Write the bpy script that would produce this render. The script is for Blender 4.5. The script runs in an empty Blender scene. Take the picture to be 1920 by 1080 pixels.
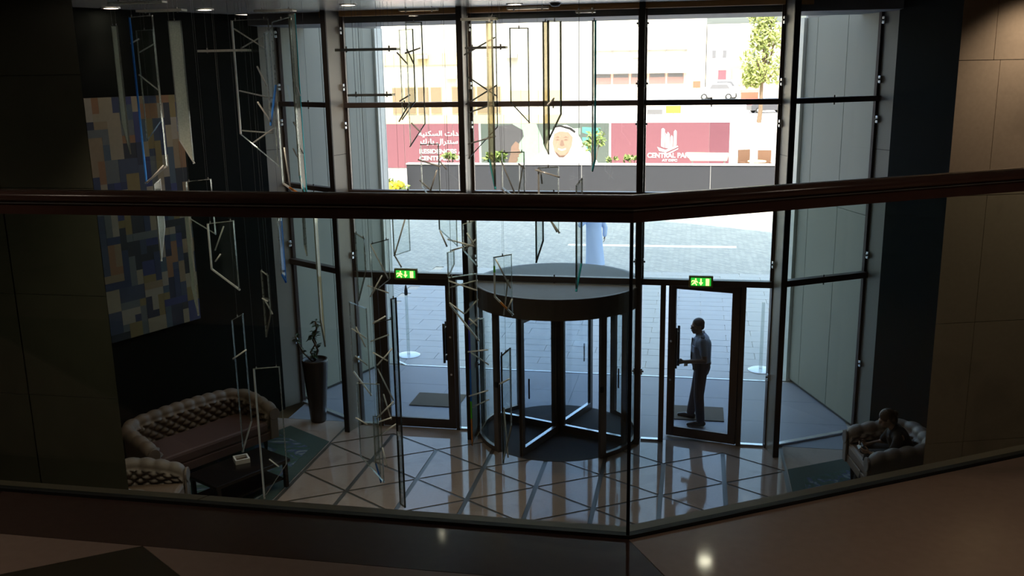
import bpy, bmesh, math, random
from mathutils import Vector, Matrix, Euler
R = math.radians
random.seed(7)
S = bpy.context.scene
COL = S.collection

# ------------------------------------------------------------------ camera
F = Vector((-0.187290, 0.955573, -0.227725)); F.normalize()
R0 = Vector((math.cos(R(11.089)), math.sin(R(11.089)), 0)); U0 = R0.cross(F)
ro = R(-0.947)
RX = R0 * math.cos(ro) + U0 * math.sin(ro)
UY = RX.cross(F)
cam = bpy.data.cameras.new('camera'); co = bpy.data.objects.new('camera', cam); COL.objects.link(co)
m3 = Matrix((RX, UY, -F)).transposed()
co.matrix_world = Matrix.Translation((2.005, -13.534, 5.517)) @ m3.to_4x4()
cam.sensor_width = 36.0; cam.lens = 1781.6 / 1920 * 36; cam.clip_start = 0.05; cam.clip_end = 600
S.camera = co

# ------------------------------------------------------------------ sky, sun, exposure
w = bpy.data.worlds.new('world'); S.world = w; w.use_nodes = True
nt = w.node_tree; bg = nt.nodes['Background']
sky = nt.nodes.new('ShaderNodeTexSky'); sky.sky_type = 'NISHITA'; sky.sun_disc = False
sky.sun_elevation = R(61.4); sky.sun_rotation = R(180); sky.dust_density = 5.0; sky.ozone_density = .4; sky.air_density = 1.0
nt.links.new(sky.outputs[0], bg.inputs[0]); bg.inputs[1].default_value = 0.36
sun = bpy.data.lights.new('sun', 'SUN'); sun.energy = 5.0; sun.angle = R(0.53); sun.color = (1, .92, .78)
so = bpy.data.objects.new('sun', sun); COL.objects.link(so)
so.location = (0, -30, 60); so.rotation_euler = Vector((0, -math.cos(R(61.4)), math.sin(R(61.4)))).to_track_quat('Z', 'Y').to_euler()
S.view_settings.view_transform = 'Standard'; S.view_settings.look = 'None'
S.view_settings.gamma = 1.0; S.view_settings.use_curve_mapping = False
S.view_settings.exposure = 1.35
S.cycles.transparent_max_bounces = 40
S.cycles.max_bounces = 12; S.cycles.diffuse_bounces = 5; S.cycles.glossy_bounces = 6; S.cycles.transmission_bounces = 8
S.cycles.sample_clamp_indirect = 6.0
S.cycles.caustics_refractive = False; S.cycles.caustics_reflective = False

# ------------------------------------------------------------------ materials
def newmat(n):
    m = bpy.data.materials.new(n); m.use_nodes = True
    return m, m.node_tree, m.node_tree.nodes['Principled BSDF']
def P(n, c, rough=.5, metal=0., spec=.5, var=.12, scale=6., bump=0., coat=0., emit=None, es=0.):
    m, t, b = newmat(n)
    b.inputs['Roughness'].default_value = rough; b.inputs['Metallic'].default_value = metal
    b.inputs['Specular IOR Level'].default_value = spec; b.inputs['Coat Weight'].default_value = coat
    tc = t.nodes.new('ShaderNodeTexCoord'); nz = t.nodes.new('ShaderNodeTexNoise')
    nz.inputs['Scale'].default_value = scale; nz.inputs['Detail'].default_value = 5
    t.links.new(tc.outputs['Object'], nz.inputs['Vector'])
    mx = t.nodes.new('ShaderNodeMix'); mx.data_type = 'RGBA'
    t.links.new(nz.outputs['Fac'], mx.inputs[0])
    lo = [max(0, v * (1 - var)) for v in c]; hi = [min(1, v * (1 + var)) for v in c]
    mx.inputs[6].default_value = (*lo, 1); mx.inputs[7].default_value = (*hi, 1)
    t.links.new(mx.outputs[2], b.inputs['Base Color'])
    if bump:
        bp = t.nodes.new('ShaderNodeBump'); bp.inputs['Strength'].default_value = bump; bp.inputs['Distance'].default_value = .01
        t.links.new(nz.outputs['Fac'], bp.inputs['Height']); t.links.new(bp.outputs[0], b.inputs['Normal'])
    if emit:
        b.inputs['Emission Color'].default_value = (*emit, 1); b.inputs['Emission Strength'].default_value = es
    return m
def marble(n, c, c2, rough, scale=1.6, spec=.5):
    m = P(n, c, rough, 0, spec, .1, 30)
    t = m.node_tree; b = t.nodes['Principled BSDF']
    tc = t.nodes['Texture Coordinate']; wv = t.nodes.new('ShaderNodeTexNoise')
    wv.inputs['Scale'].default_value = scale; wv.inputs['Detail'].default_value = 9; wv.inputs['Distortion'].default_value = 1.6
    t.links.new(tc.outputs['Object'], wv.inputs['Vector'])
    cr = t.nodes.new('ShaderNodeValToRGB'); cr.color_ramp.elements[0].position = .56; cr.color_ramp.elements[1].position = .74
    cr.color_ramp.elements[0].color = (0, 0, 0, 1); cr.color_ramp.elements[1].color = (1, 1, 1, 1)
    t.links.new(wv.outputs['Fac'], cr.inputs[0])
    mx = t.nodes.new('ShaderNodeMix'); mx.data_type = 'RGBA'
    old = b.inputs['Base Color'].links[0].from_socket
    t.links.new(cr.outputs[0], mx.inputs[0]); t.links.new(old, mx.inputs[6]); mx.inputs[7].default_value = (*c2, 1)
    t.links.new(mx.outputs[2], b.inputs['Base Color'])
    return m
def pane(n, tint, f0=.04, frost=0., fcol=(.5, .55, .5), rough=0.):
    m = bpy.data.materials.new(n); m.use_nodes = True; t = m.node_tree; t.nodes.clear()
    o = t.nodes.new('ShaderNodeOutputMaterial'); tr = t.nodes.new('ShaderNodeBsdfTransparent'); tr.inputs[0].default_value = (*tint, 1)
    gl = t.nodes.new('ShaderNodeBsdfGlossy'); gl.inputs['Roughness'].default_value = rough
    lw = t.nodes.new('ShaderNodeLayerWeight'); lw.inputs['Blend'].default_value = .5
    pw = t.nodes.new('ShaderNodeMath'); pw.operation = 'POWER'; pw.inputs[1].default_value = 5
    ma = t.nodes.new('ShaderNodeMath'); ma.operation = 'MULTIPLY_ADD'; ma.inputs[1].default_value = .9; ma.inputs[2].default_value = f0
    t.links.new(lw.outputs['Facing'], pw.inputs[0]); t.links.new(pw.outputs[0], ma.inputs[0])
    mx = t.nodes.new('ShaderNodeMixShader'); t.links.new(ma.outputs[0], mx.inputs[0])
    t.links.new(tr.outputs[0], mx.inputs[1]); t.links.new(gl.outputs[0], mx.inputs[2])
    last = mx
    if frost:
        df = t.nodes.new('ShaderNodeBsdfTranslucent'); df.inputs[0].default_value = (*fcol, 1)
        d2 = t.nodes.new('ShaderNodeBsdfDiffuse'); d2.inputs[0].default_value = (*fcol, 1)
        ad = t.nodes.new('ShaderNodeMixShader'); ad.inputs[0].default_value = .5
        t.links.new(df.outputs[0], ad.inputs[1]); t.links.new(d2.outputs[0], ad.inputs[2])
        tc = t.nodes.new('ShaderNodeTexCoord'); nz = t.nodes.new('ShaderNodeTexNoise'); nz.inputs['Scale'].default_value = 60
        t.links.new(tc.outputs['Object'], nz.inputs['Vector'])
        mm = t.nodes.new('ShaderNodeMath'); mm.operation = 'MULTIPLY_ADD'; mm.inputs[1].default_value = frost * .5; mm.inputs[2].default_value = frost * .75
        t.links.new(nz.outputs['Fac'], mm.inputs[0])
        mx2 = t.nodes.new('ShaderNodeMixShader'); t.links.new(mm.outputs[0], mx2.inputs[0])
        t.links.new(mx.outputs[0], mx2.inputs[1]); t.links.new(ad.outputs[0], mx2.inputs[2]); last = mx2
    t.links.new(last.outputs[0], o.inputs[0])
    return m
def glow(n, c, s):
    m = bpy.data.materials.new(n); m.use_nodes = True; t = m.node_tree; t.nodes.clear()
    o = t.nodes.new('ShaderNodeOutputMaterial'); e = t.nodes.new('ShaderNodeEmission')
    e.inputs[0].default_value = (*c, 1); e.inputs[1].default_value = s
    t.links.new(e.outputs[0], o.inputs[0]); return m
M = {}
M['tile'] = marble('lobby beige marble', (.36, .29, .25), (.29, .225, .19), .06, 1.5)
M['inlay'] = P('dark stone inlay', (.075, .07, .06), .3, spec=.25)
M['mez_light'] = marble('pinkish marble', (.36, .26, .22), (.27, .2, .16), .08, .9)
M['mez_beige'] = marble('rosy beige marble', (.40, .28, .22), (.24, .18, .14), .07, .8)
M['mez_dark'] = marble('dark brown marble', (.085, .05, .042), (.11, .07, .06), .07, 1.4)
M['mez_black'] = P('olive black marble', (.055, .045, .03), .15)
M['nosing'] = P('brown stone nosing', (.28, .21, .15), .4)
M['black'] = P('black rubber channel', (.006, .006, .006), .6)
M['wall_dark'] = P('matt black wall', (.005, .006, .005), .85, spec=.06)
M['stone_left'] = P('dark green stone', (.10, .105, .075), .32, var=.2, scale=3)
M['stone_right'] = marble('warm sandy stone', (.45, .36, .27), (.36, .29, .22), .26, 1.1)
M['wall_plain'] = P('dim plaster', (.18, .15, .12), .8)
M['ceiling'] = P('satin ceiling panel', (.92, .87, .78), .27, .6, var=.05, scale=2)
M['fin'] = P('grey painted steel', (.32, .295, .25), .42, .25, var=.06, scale=3)
M['frame'] = P('dark bronze aluminium', (.095, .07, .06), .35, .35)
M['cap'] = P('blackened edge strip', (.03, .024, .02), .4, .3)
M['bronze'] = P('orange bronze trim', (.55, .30, .11), .45, .15)
M['alu'] = P('bright aluminium', (.75, .76, .78), .25, .85)
M['canopy'] = P('charcoal drum metal', (.17, .14, .12), .3, .45)
M['canopytop'] = P('grey drum lid', (.21, .20, .18), .7)
M['mat'] = P('black entrance matting', (.035, .034, .036), .9, bump=.5, scale=120)
M['doormat'] = P('brown doormat', (.13, .115, .09), .95, bump=.5, scale=100)
M['pane'] = pane('clear facade glass', (.90, .93, .92), .04)
M['railglass'] = pane('balustrade glass', (.86, .91, .88), .035)
M['doorglass'] = pane('door glass', (.86, .9, .93), .04)
M['bladeglass'] = pane('sculpture glass', (.95, .97, .96), .05)
M['frost'] = pane('frosted sculpture glass', (.9, .93, .9), .06, .55, (.78, .80, .68))
M['amber'] = pane('amber sculpture glass', (.97, .93, .80), .05, .25, (.85, .78, .55))
M['hoardclear'] = pane('stanchion acrylic', (.9, .93, .92), .06, .15)
def edge(n, c, k=.5, rough=.12):
    m = P(n, c, rough, 0, .8, .05, 40)
    b = m.node_tree.nodes['Principled BSDF']; b.inputs['Transmission Weight'].default_value = k
    b.inputs['IOR'].default_value = 1.5
    return m
M['e_n'] = edge('polished glass edge', (.72, .78, .75), .7, .05)
M['e_d'] = edge('dark polished edge', (.10, .12, .11), .5, .05)  # dark tone put in for edges silhouetted against the bright outdoors
def satin(n, c, tr=.5, gl=.15):
    m = bpy.data.materials.new(n); m.use_nodes = True; t = m.node_tree; t.nodes.clear()
    o = t.nodes.new('ShaderNodeOutputMaterial'); d = t.nodes.new('ShaderNodeBsdfDiffuse'); l = t.nodes.new('ShaderNodeBsdfTranslucent'); g = t.nodes.new('ShaderNodeBsdfGlossy')
    tc = t.nodes.new('ShaderNodeTexCoord'); nz = t.nodes.new('ShaderNodeTexNoise'); nz.inputs['Scale'].default_value = 18; t.links.new(tc.outputs['Object'], nz.inputs['Vector'])
    mc = t.nodes.new('ShaderNodeMix'); mc.data_type = 'RGBA'; mc.inputs[6].default_value = (*[v * .7 for v in c], 1); mc.inputs[7].default_value = (*c, 1); t.links.new(nz.outputs['Fac'], mc.inputs[0])
    for b in (d, l, g): t.links.new(mc.outputs[2], b.inputs[0])
    g.inputs['Roughness'].default_value = .2
    a = t.nodes.new('ShaderNodeMixShader'); a.inputs[0].default_value = tr; t.links.new(d.outputs[0], a.inputs[1]); t.links.new(l.outputs[0], a.inputs[2])
    b2 = t.nodes.new('ShaderNodeMixShader'); b2.inputs[0].default_value = gl; t.links.new(a.outputs[0], b2.inputs[1]); t.links.new(g.outputs[0], b2.inputs[2])
    t.links.new(b2.outputs[0], o.inputs[0]); return m
M['e_w'] = satin('sandblasted bright edge', (.98, .98, .96), .5)  # window glints on the glass edges, painted in as white
M['e_b'] = satin('blue dichroic edge', (.10, .38, .95), .6); M['e_t'] = satin('teal dichroic edge', (.10, .70, .80), .6)  # refracted rainbow light painted in as edge colour, here blue and teal
M['e_r'] = satin('violet dichroic edge', (.18, .18, .80), .6); M['e_g'] = satin('green dichroic edge', (.3, .9, .12), .6); M['e_o'] = satin('orange dichroic edge', (.95, .45, .15), .6)  # same painted refraction light in violet, green and orange
M['rod'] = satin('satin glass rod', (.97, .96, .92), .55)
M['wire'] = P('steel wire', (.12, .12, .115), .4, .8)
M['portal'] = P('pale grey green cladding', (.34, .34, .27), .6, var=.05, scale=1)
M['portaledge'] = P('bright pilaster metal', (.74, .75, .68), .4, .2)
M['outwall'] = P('outer stone cladding', (.42, .40, .36), .7)
M['tower'] = P('tower cladding', (.40, .40, .40), .7)
M['soffit'] = P('blue grey soffit', (.15, .155, .17), .6)
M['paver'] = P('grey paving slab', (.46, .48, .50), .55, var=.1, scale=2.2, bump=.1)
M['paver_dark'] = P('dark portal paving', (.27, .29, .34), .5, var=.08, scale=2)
M['paint'] = P('white road paint', (.9, .9, .88), .7)  # flat white standing in for sunlight on the paving
M['sand'] = P('pale concrete ground', (.62, .58, .52), .85, scale=.5)
M['wallgrey'] = P('charcoal planter render', (.024, .026, .034), .7)
M['coping'] = P('pale planter coping', (.32, .31, .31), .6)
M['maroon'] = P('maroon printed panel', (.165, .060, .078), .75, var=.04)
M['maroon2'] = P('darker maroon panel', (.13, .042, .06), .75, var=.04)
M['white'] = P('white print', (.70, .69, .67), .7, var=.02)
M['cream'] = P('cream render', (.42, .345, .19), .85, var=.05, scale=.3)
M['whitewall'] = P('white render', (.47, .44, .37), .85, var=.04, scale=.3)
M['tanglass'] = P('tan shaded window', (.17, .125, .075), .5)
M['pinkshop'] = P('pink shopfront', (.30, .19, .17), .6)
M['greyglass'] = P('grey window glass', (.12, .12, .13), .3)
M['leaf'] = P('sunlit leaf', (.16, .22, .05), .6, var=.4, scale=20)
M['leafdark'] = P('house plant leaf', (.045, .075, .03), .45, var=.4, scale=20)
M['bark'] = P('bark', (.16, .11, .07), .9)
M['vase'] = P('dark brown glazed pot', (.045, .03, .024), .25)
M['soil'] = P('soil', (.03, .02, .015), .95)
M['velvet'] = P('taupe tufted velvet', (.19, .135, .10), .55, var=.1, scale=30)
M['seat'] = P('brown seat cushion', (.10, .052, .042), .6, var=.1, scale=20)
M['chairpale'] = P('pale grey velvet', (.20, .165, .14), .55, var=.1, scale=30)
M['wood'] = P('black lacquered wood', (.010, .008, .008), .25)
M['skin'] = P('brown skin', (.20, .115, .075), .5, var=.06)
M['skin2'] = P('light brown skin', (.40, .25, .18), .5, var=.06)
M['hair'] = P('black hair', (.010, .009, .009), .5, var=.3, scale=60, bump=.5)
M['hair2'] = P('dark brown hair', (.09, .055, .03), .5, var=.3, scale=60, bump=.5)
M['eye'] = P('eye', (.03, .02, .02), .2)
M['shirt'] = P('grey blue uniform shirt', (.38, .46, .60), .8, var=.06, scale=40)
M['navy'] = P('navy trousers', (.022, .025, .045), .8)
M['blackcloth'] = P('black cloth', (.010, .010, .011), .8)
M['shoe'] = P('black leather', (.012, .011, .011), .3)
M['robe'] = P('pale blue robe', (.46, .60, .88), .85, var=.05)
M['robe_shadowless'] = M['robe']
M['gold'] = P('watch metal', (.7, .65, .5), .3, .9)
M['carwhite'] = P('white car paint', (.8, .8, .8), .25)
M['cargrey'] = P('dark car paint', (.06, .06, .07), .3)
M['red'] = P('red sign', (.75, .09, .05), .6)
M['yellow'] = P('yellow flowers', (.85, .62, .03), .7)
M['rattan'] = P('brown rattan', (.16, .085, .05), .8, var=.3, scale=80)
M['canvas'] = P('cream canvas', (.75, .60, .32), .8)
M['tyre'] = P('tyre rubber', (.02, .02, .02), .8)
M['paper'] = P('white paper', (.75, .73, .70), .7)
M['greenface'] = glow('exit sign green', (.03, .55, .05), .55)
M['exityel'] = glow('exit sign yellow', (1.0, .85, .25), 1.1)
M['exitcase'] = P('exit sign housing', (.30, .25, .08), .5)
M['lamp'] = glow('lamp lens', (1.0, .86, .68), 14)
M['lamprim'] = P('lamp rim', (.6, .58, .55), .4, .5)
def cobble():
    m = P('herringbone block paving', (.44, .46, .46), .8, var=.15, scale=1.5)
    t = m.node_tree; b = t.nodes['Principled BSDF']; tc = t.nodes['Texture Coordinate']
    br = t.nodes.new('ShaderNodeTexBrick'); br.inputs['Scale'].default_value = 2.2
    br.inputs['Color1'].default_value = (.50, .52, .51, 1); br.inputs['Color2'].default_value = (.38, .40, .41, 1); br.inputs['Mortar'].default_value = (.27, .28, .29, 1)
    br.inputs['Mortar Size'].default_value = .018
    mp = t.nodes.new('ShaderNodeMapping'); mp.inputs['Rotation'].default_value = (0, 0, R(45))
    t.links.new(tc.outputs['Object'], mp.inputs[0]); t.links.new(mp.outputs[0], br.inputs['Vector'])
    t.links.new(br.outputs['Color'], b.inputs['Base Color'])
    bp = t.nodes.new('ShaderNodeBump'); bp.inputs['Strength'].default_value = .5; bp.inputs['Distance'].default_value = .02
    t.links.new(br.outputs['Fac'], bp.inputs['Height']); bp.invert = True; t.links.new(bp.outputs[0], b.inputs['Normal'])
    return m
M['cobble'] = cobble()
def rugmat():
    m = P('teal patterned rug', (.05, .085, .085), .95, var=.2, scale=8)
    t = m.node_tree; b = t.nodes['Principled BSDF']; tc = t.nodes['Texture Coordinate']
    wv = t.nodes.new('ShaderNodeTexNoise'); wv.inputs['Scale'].default_value = 2.1; wv.inputs['Distortion'].default_value = 3.5; wv.inputs['Detail'].default_value = 2
    t.links.new(tc.outputs['Object'], wv.inputs['Vector'])
    cr = t.nodes.new('ShaderNodeValToRGB'); e = cr.color_ramp.elements
    e[0].position = .34; e[0].color = (.030, .065, .050, 1); e[1].position = .68; e[1].color = (.20, .24, .24, 1)
    x = e.new(.50); x.color = (.045, .095, .075, 1); x = e.new(.57); x.color = (.05, .07, .15, 1)
    t.links.new(wv.outputs['Fac'], cr.inputs[0]); t.links.new(cr.outputs[0], b.inputs['Base Color'])
    return m
M['rug'] = rugmat()
M['rugborder'] = P('blue grey rug border', (.045, .075, .065), .95, var=.15, scale=30)

# ------------------------------------------------------------------ builders
XF = {}
def tag(o, label=None, cat=None, group=None, kind=None):
    if label: o['label'] = label
    if cat: o['category'] = cat
    if group: o['group'] = group
    if kind: o['kind'] = kind
    return o
def empty(name, loc=(0, 0, 0), rz=0., label=None, cat=None, group=None, kind=None):
    o = bpy.data.objects.new(name, None); COL.objects.link(o); o.empty_display_size = .1
    o.location = loc; o.rotation_euler = (0, 0, rz)
    XF[o.name] = Matrix.Translation(loc) @ Matrix.Rotation(rz, 4, 'Z')
    return tag(o, label, cat, group, kind)
class MB:
    def __init__(s): s.v = []; s.f = []; s.mi = []
    def add(s, vs, fs, mi=0):
        n = len(s.v); s.v += [Vector(v) for v in vs]; s.f += [tuple(i + n for i in f) for f in fs]; s.mi += [mi] * len(fs); return s
    def box(s, c, d, rz=0., mi=0, rot=None):
        c = Vector(c); q = rot if rot else Matrix.Rotation(rz, 3, 'Z'); vs = []
        for z in (-.5, .5):
            for x, y in ((-.5, -.5), (.5, -.5), (.5, .5), (-.5, .5)): vs.append(c + q @ Vector((x * d[0], y * d[1], z * d[2])))
        return s.add(vs, [(3, 2, 1, 0), (4, 5, 6, 7), (0, 1, 5, 4), (1, 2, 6, 5), (2, 3, 7, 6), (3, 0, 4, 7)], mi)
    def bx(s, x0, x1, y0, y1, z0, z1, mi=0):
        return s.box(((x0 + x1) / 2, (y0 + y1) / 2, (z0 + z1) / 2), (abs(x1 - x0), abs(y1 - y0), abs(z1 - z0)), mi=mi)
    def prism(s, poly, ext, mi=0):
        poly = [Vector(p) for p in poly]; ext = Vector(ext); n = len(poly)
        nn = Vector((0, 0, 0))
        for i in range(n): nn += poly[i].cross(poly[(i + 1) % n])
        if nn.dot(ext) < 0: poly.reverse()
        fs = [tuple(range(n - 1, -1, -1)), tuple(range(n, 2 * n))] + [(i, (i + 1) % n, n + (i + 1) % n, n + i) for i in range(n)]
        return s.add(poly + [p + ext for p in poly], fs, mi)
    def poly(s, pts, z0, z1, mi=0): return s.prism([(p[0], p[1], z0) for p in pts], (0, 0, z1 - z0), mi)
    def tube(s, path, r, seg=8, caps=True, mi=0):
        path = [Vector(p) for p in path]; n = len(path); rr = r if isinstance(r, (list, tuple)) else [r] * n
        vs = []; fs = []
        up = None
        for i in range(n):
            d = (path[min(i + 1, n - 1)] - path[max(i - 1, 0)]).normalized()
            if up is None:
                a = Vector((0, 0, 1)) if abs(d.z) < .9 else Vector((1, 0, 0))
            else: a = up
            x = a.cross(d).normalized(); y = d.cross(x).normalized(); up = y
            for k in range(seg):
                t = 2 * math.pi * k / seg; vs.append(path[i] + (x * math.cos(t) + y * math.sin(t)) * rr[i])
        for i in range(n - 1):
            for k in range(seg):
                k2 = (k + 1) % seg; fs.append((i * seg + k, i * seg + k2, (i + 1) * seg + k2, (i + 1) * seg + k))
        if caps: fs.append(tuple(range(seg - 1, -1, -1))); fs.append(tuple((n - 1) * seg + k for k in range(seg)))
        return s.add(vs, fs, mi)
    def lathe(s, prof, c=(0, 0, 0), seg=32, a0=0., a1=2 * math.pi, mi=0, closed=False):
        c = Vector(c); full = abs(a1 - a0 - 2 * math.pi) < 1e-6; na = seg if full else seg + 1; n = len(prof); vs = []; fs = []
        for k in range(na):
            t = a0 + (a1 - a0) * k / seg
            for r, z in prof: vs.append(c + Vector((r * math.cos(t), r * math.sin(t), z)))
        m = n if closed else n - 1
        for k in range(seg):
            k2 = (k + 1) % na
            for i in range(m):
                j = (i + 1) % n; fs.append((k * n + i, k2 * n + i, k2 * n + j, k * n + j))
        if closed and not full:
            fs.append(tuple(range(n))); fs.append(tuple((na - 1) * n + i for i in range(n - 1, -1, -1)))
        return s.add(vs, fs, mi)
    def ell(s, c, r, seg=14, rings=9, rot=None, mi=0):
        c = Vector(c); r = (r, r, r) if not isinstance(r, (tuple, list)) else r; vs = []; fs = []
        q = rot or Matrix.Identity(3)
        for i in range(rings + 1):
            p = math.pi * i / rings
            for k in range(seg):
                t = 2 * math.pi * k / seg
                vs.append(c + q @ Vector((r[0] * math.sin(p) * math.cos(t), r[1] * math.sin(p) * math.sin(t), r[2] * math.cos(p))))
        for i in range(rings):
            for k in range(seg):
                k2 = (k + 1) % seg; a, b, cc, d = i * seg + k, (i + 1) * seg + k, (i + 1) * seg + k2, i * seg + k2
                if i == 0: fs.append((a, b, cc))
                elif i == rings - 1: fs.append((a, b, d))
                else: fs.append((a, b, cc, d))
        return s.add(vs, fs, mi)
    def cap(s, p, q, r1, r2=None, seg=12):
        r2 = r1 if r2 is None else r2
        p = Vector(p); q = Vector(q)
        s.tube([p, q], [r1, r2], seg); s.ell(p, r1, seg, 8); s.ell(q, r2, seg, 8); return s
    def mesh(s, name, mats, xf=None, smooth=False):
        inv = xf.inverted() if xf else None
        me = bpy.data.meshes.new(name); me.from_pydata([(inv @ v) if inv else v for v in s.v], [], s.f)
        for m in (mats if isinstance(mats, (list, tuple)) else [mats]): me.materials.append(m)
        if len(me.materials) > 1: me.polygons.foreach_set('material_index', s.mi)
        if smooth: me.polygons.foreach_set('use_smooth', [True] * len(me.polygons))
        me.update(); return me
    def build(s, name, mats, parent=None, smooth=False, bevel=0., local=False, label=None, cat=None, group=None, kind=None, recalc=True):
        if parent is None and not local:
            lo = Vector([min(v[i] for v in s.v) for i in range(3)]); hi = Vector([max(v[i] for v in s.v) for i in range(3)])
            loc = Vector(((lo.x + hi.x) / 2, (lo.y + hi.y) / 2, lo.z)); xf = Matrix.Translation(loc)
        else: xf = XF[parent.name] if (parent and not local) else None; loc = Vector((0, 0, 0))
        me = s.mesh(name, mats, xf, smooth)
        if recalc:
            bm = bmesh.new(); bm.from_mesh(me); bmesh.ops.recalc_face_normals(bm, faces=bm.faces); bm.to_mesh(me); bm.free()
        o = bpy.data.objects.new(name, me); COL.objects.link(o); o.location = loc
        if parent: o.parent = parent
        XF[o.name] = XF[parent.name] if parent else xf or Matrix.Identity(4)
        if bevel:
            b = o.modifiers.new('bevel', 'BEVEL'); b.width = bevel; b.segments = 2; b.limit_method = 'ANGLE'
        return tag(o, label, cat, group, kind)
def copy_tree(o, parent=None):
    c = o.copy(); COL.objects.link(c)
    if parent: c.parent = parent
    for ch in list(o.children): copy_tree(ch, c)
    return c
def remesh(mb, name, mats, parent, voxel=.008, smooth=4, label=None):
    o = mb.build(name, mats, parent, recalc=False)
    m = o.modifiers.new('r', 'REMESH'); m.mode = 'VOXEL'; m.voxel_size = voxel
    if smooth:
        k = o.modifiers.new('s', 'SMOOTH'); k.iterations = smooth; k.factor = .5
    dg = bpy.context.evaluated_depsgraph_get(); dg.update()
    me = bpy.data.meshes.new_from_object(o.evaluated_get(dg)); me.name = name
    o.modifiers.clear(); o.data = me
    me.polygons.foreach_set('use_smooth', [True] * len(me.polygons))
    if label: o['label'] = label
    return o
def text(s, loc, size, mat, parent, name='lettering', width=None, bold=0., align='CENTER', rz=0.):
    c = bpy.data.curves.new(name, 'FONT'); c.body = s; c.size = size; c.extrude = .004; c.offset = bold; c.align_x = align
    c.materials.append(mat)
    o = bpy.data.objects.new(name, c); COL.objects.link(o); bpy.context.view_layer.update()
    me = bpy.data.meshes.new_from_object(o.evaluated_get(bpy.context.evaluated_depsgraph_get())); bpy.data.objects.remove(o)
    xs = [v.co.x for v in me.vertices]; k = 1.
    if width and xs: k = width / (max(xs) - min(xs))
    me.transform(Matrix.Diagonal((k, 1, 1, 1)))
    me.transform(Matrix.Rotation(R(90), 4, 'X')); me.name = name
    o = bpy.data.objects.new(name, me); COL.objects.link(o)
    o.parent = parent; o.matrix_local = XF[parent.name].inverted() @ Matrix.Translation(loc)
    return o

# ================================================================== SETTING
CEIL = 6.32
def shrink(poly, d):
    cx = sum(p[0] for p in poly) / len(poly); cy = sum(p[1] for p in poly) / len(poly); out = []
    for x, y in poly:
        l = math.hypot(x - cx, y - cy); out.append((x - (x - cx) / l * d, y - (y - cy) / l * d))
    return out
# ---- lobby floor: dark inlay bed with proud marble tiles
fl = MB().bx(-9, 9, -22, .05, -.30, -.006).build('floor', M['inlay'], kind='structure')
PX, PY, Y0 = .83, .5165, -.335
def node(k, j): return (k * PX, Y0 - j * PY)
def tri(p, name='tile'):
    # offset edges: vertical edges by .028, diagonal edges by .018
    cx = sum(a[0] for a in p) / 3; cy = sum(a[1] for a in p) / 3; ln = []
    for i in range(3):
        a, b = p[i], p[(i + 1) % 3]; d = (b[0] - a[0], b[1] - a[1]); l = math.hypot(*d); n = (-d[1] / l, d[0] / l)
        if n[0] * (cx - a[0]) + n[1] * (cy - a[1]) < 0: n = (-n[0], -n[1])
        o = .03 if abs(d[0]) < 1e-4 else .02
        ln.append((n, n[0] * a[0] + n[1] * a[1] + o))
    pts = []
    for i in range(3):
        (n1, c1), (n2, c2) = ln[i - 1], ln[i]; D = n1[0] * n2[1] - n1[1] * n2[0]
        pts.append(((c1 * n2[1] - c2 * n1[1]) / D, (n1[0] * c2 - n2[0] * c1) / D))
    MB().poly(pts, -.03, 0).build(name, M['tile'], fl)
for k in range(-4, 4):
    for j in range(0, 12):
        if (k + j) % 2: tri([node(k, j), node(k, j + 2), node(k + 1, j + 1)])
        else: tri([node(k + 1, j), node(k + 1, j + 2), node(k, j + 1)])
zl = [(k * PX, Y0 - (PY if k % 2 == 0 else 0)) for k in range(-4, 5)]
MB().poly([(-3.30, .045)] + [(x, y + .025) for x, y in zl[0:1]] + [(x, y + .025) for x, y in zl[1:]] + [(3.30, .045)], -.03, 0).build('slab', M['tile'], fl)
for sx in (-1, 1):
    for (a, b) in ((-1.9, .045), (-3.9, -1.92), (-5.9, -3.92), (-6.6, -5.92)):
        MB().bx(sx * 3.35, sx * 5.2, a, b, -.03, 0).build('slab', M['tile'], fl)
        MB().bx(sx * 5.22, sx * 8.9, a, b, -.03, 0).build('slab', M['tile'], fl)
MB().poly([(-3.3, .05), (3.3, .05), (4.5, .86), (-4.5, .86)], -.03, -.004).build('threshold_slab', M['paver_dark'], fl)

# ---- mezzanine
mz = empty('floor_mezzanine', (0, -12, 4.06), kind='structure')
V = (1.824, -10.775); DR = Vector((1.43, .89)).normalized(); NR = Vector((-DR.y, DR.x))
def rp(t, o): return (V[0] + DR.x * t + NR.x * o, V[1] + DR.y * t + NR.y * o)
def corner(o): # offset of the vertex by o toward the void
    k = o * math.tan(math.atan2(DR.y, DR.x) / 2); return (V[0] - k, V[1] + o)
zt = 4.06
MB().poly([(-8.9, V[1] + .065), corner(.065), rp(8.2, .065), (8.9, -14), (8.9, -21.9), (-8.9, -21.9)], 3.70, 4.03).build('slab', M['wall_plain'], mz)
for (a, b) in ((-8.9, -3.0), (-2.99, .32), (.326, None)):
    hi = corner(.065) if b is None else (b + .03, V[1] + .065); lo = corner(.012) if b is None else (b, V[1] + .012)
    MB().poly([(a, V[1] + .012), (a + .03, V[1] + .065), hi, lo], 3.9, zt + .004).build('nosing_stone', M['nosing'], mz)
for (a, b) in ((None, 2.2), (2.206, 8.2)):
    p0 = corner(.012) if a is None else rp(a, .012); p1 = corner(.065) if a is None else rp(a, .065)
    MB().poly([p0, p1, rp(b, .065), rp(b, .012)], 3.9, zt + .004).build('nosing_stone', M['nosing'], mz)
MB().poly([(-8.9, V[1] - .012), (-8.9, V[1] + .012), corner(.012), rp(8.2, .012), rp(8.2, -.012), corner(-.012)], 3.9, zt + .012).build('channel', M['black'], mz)
BL = -11.07
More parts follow.
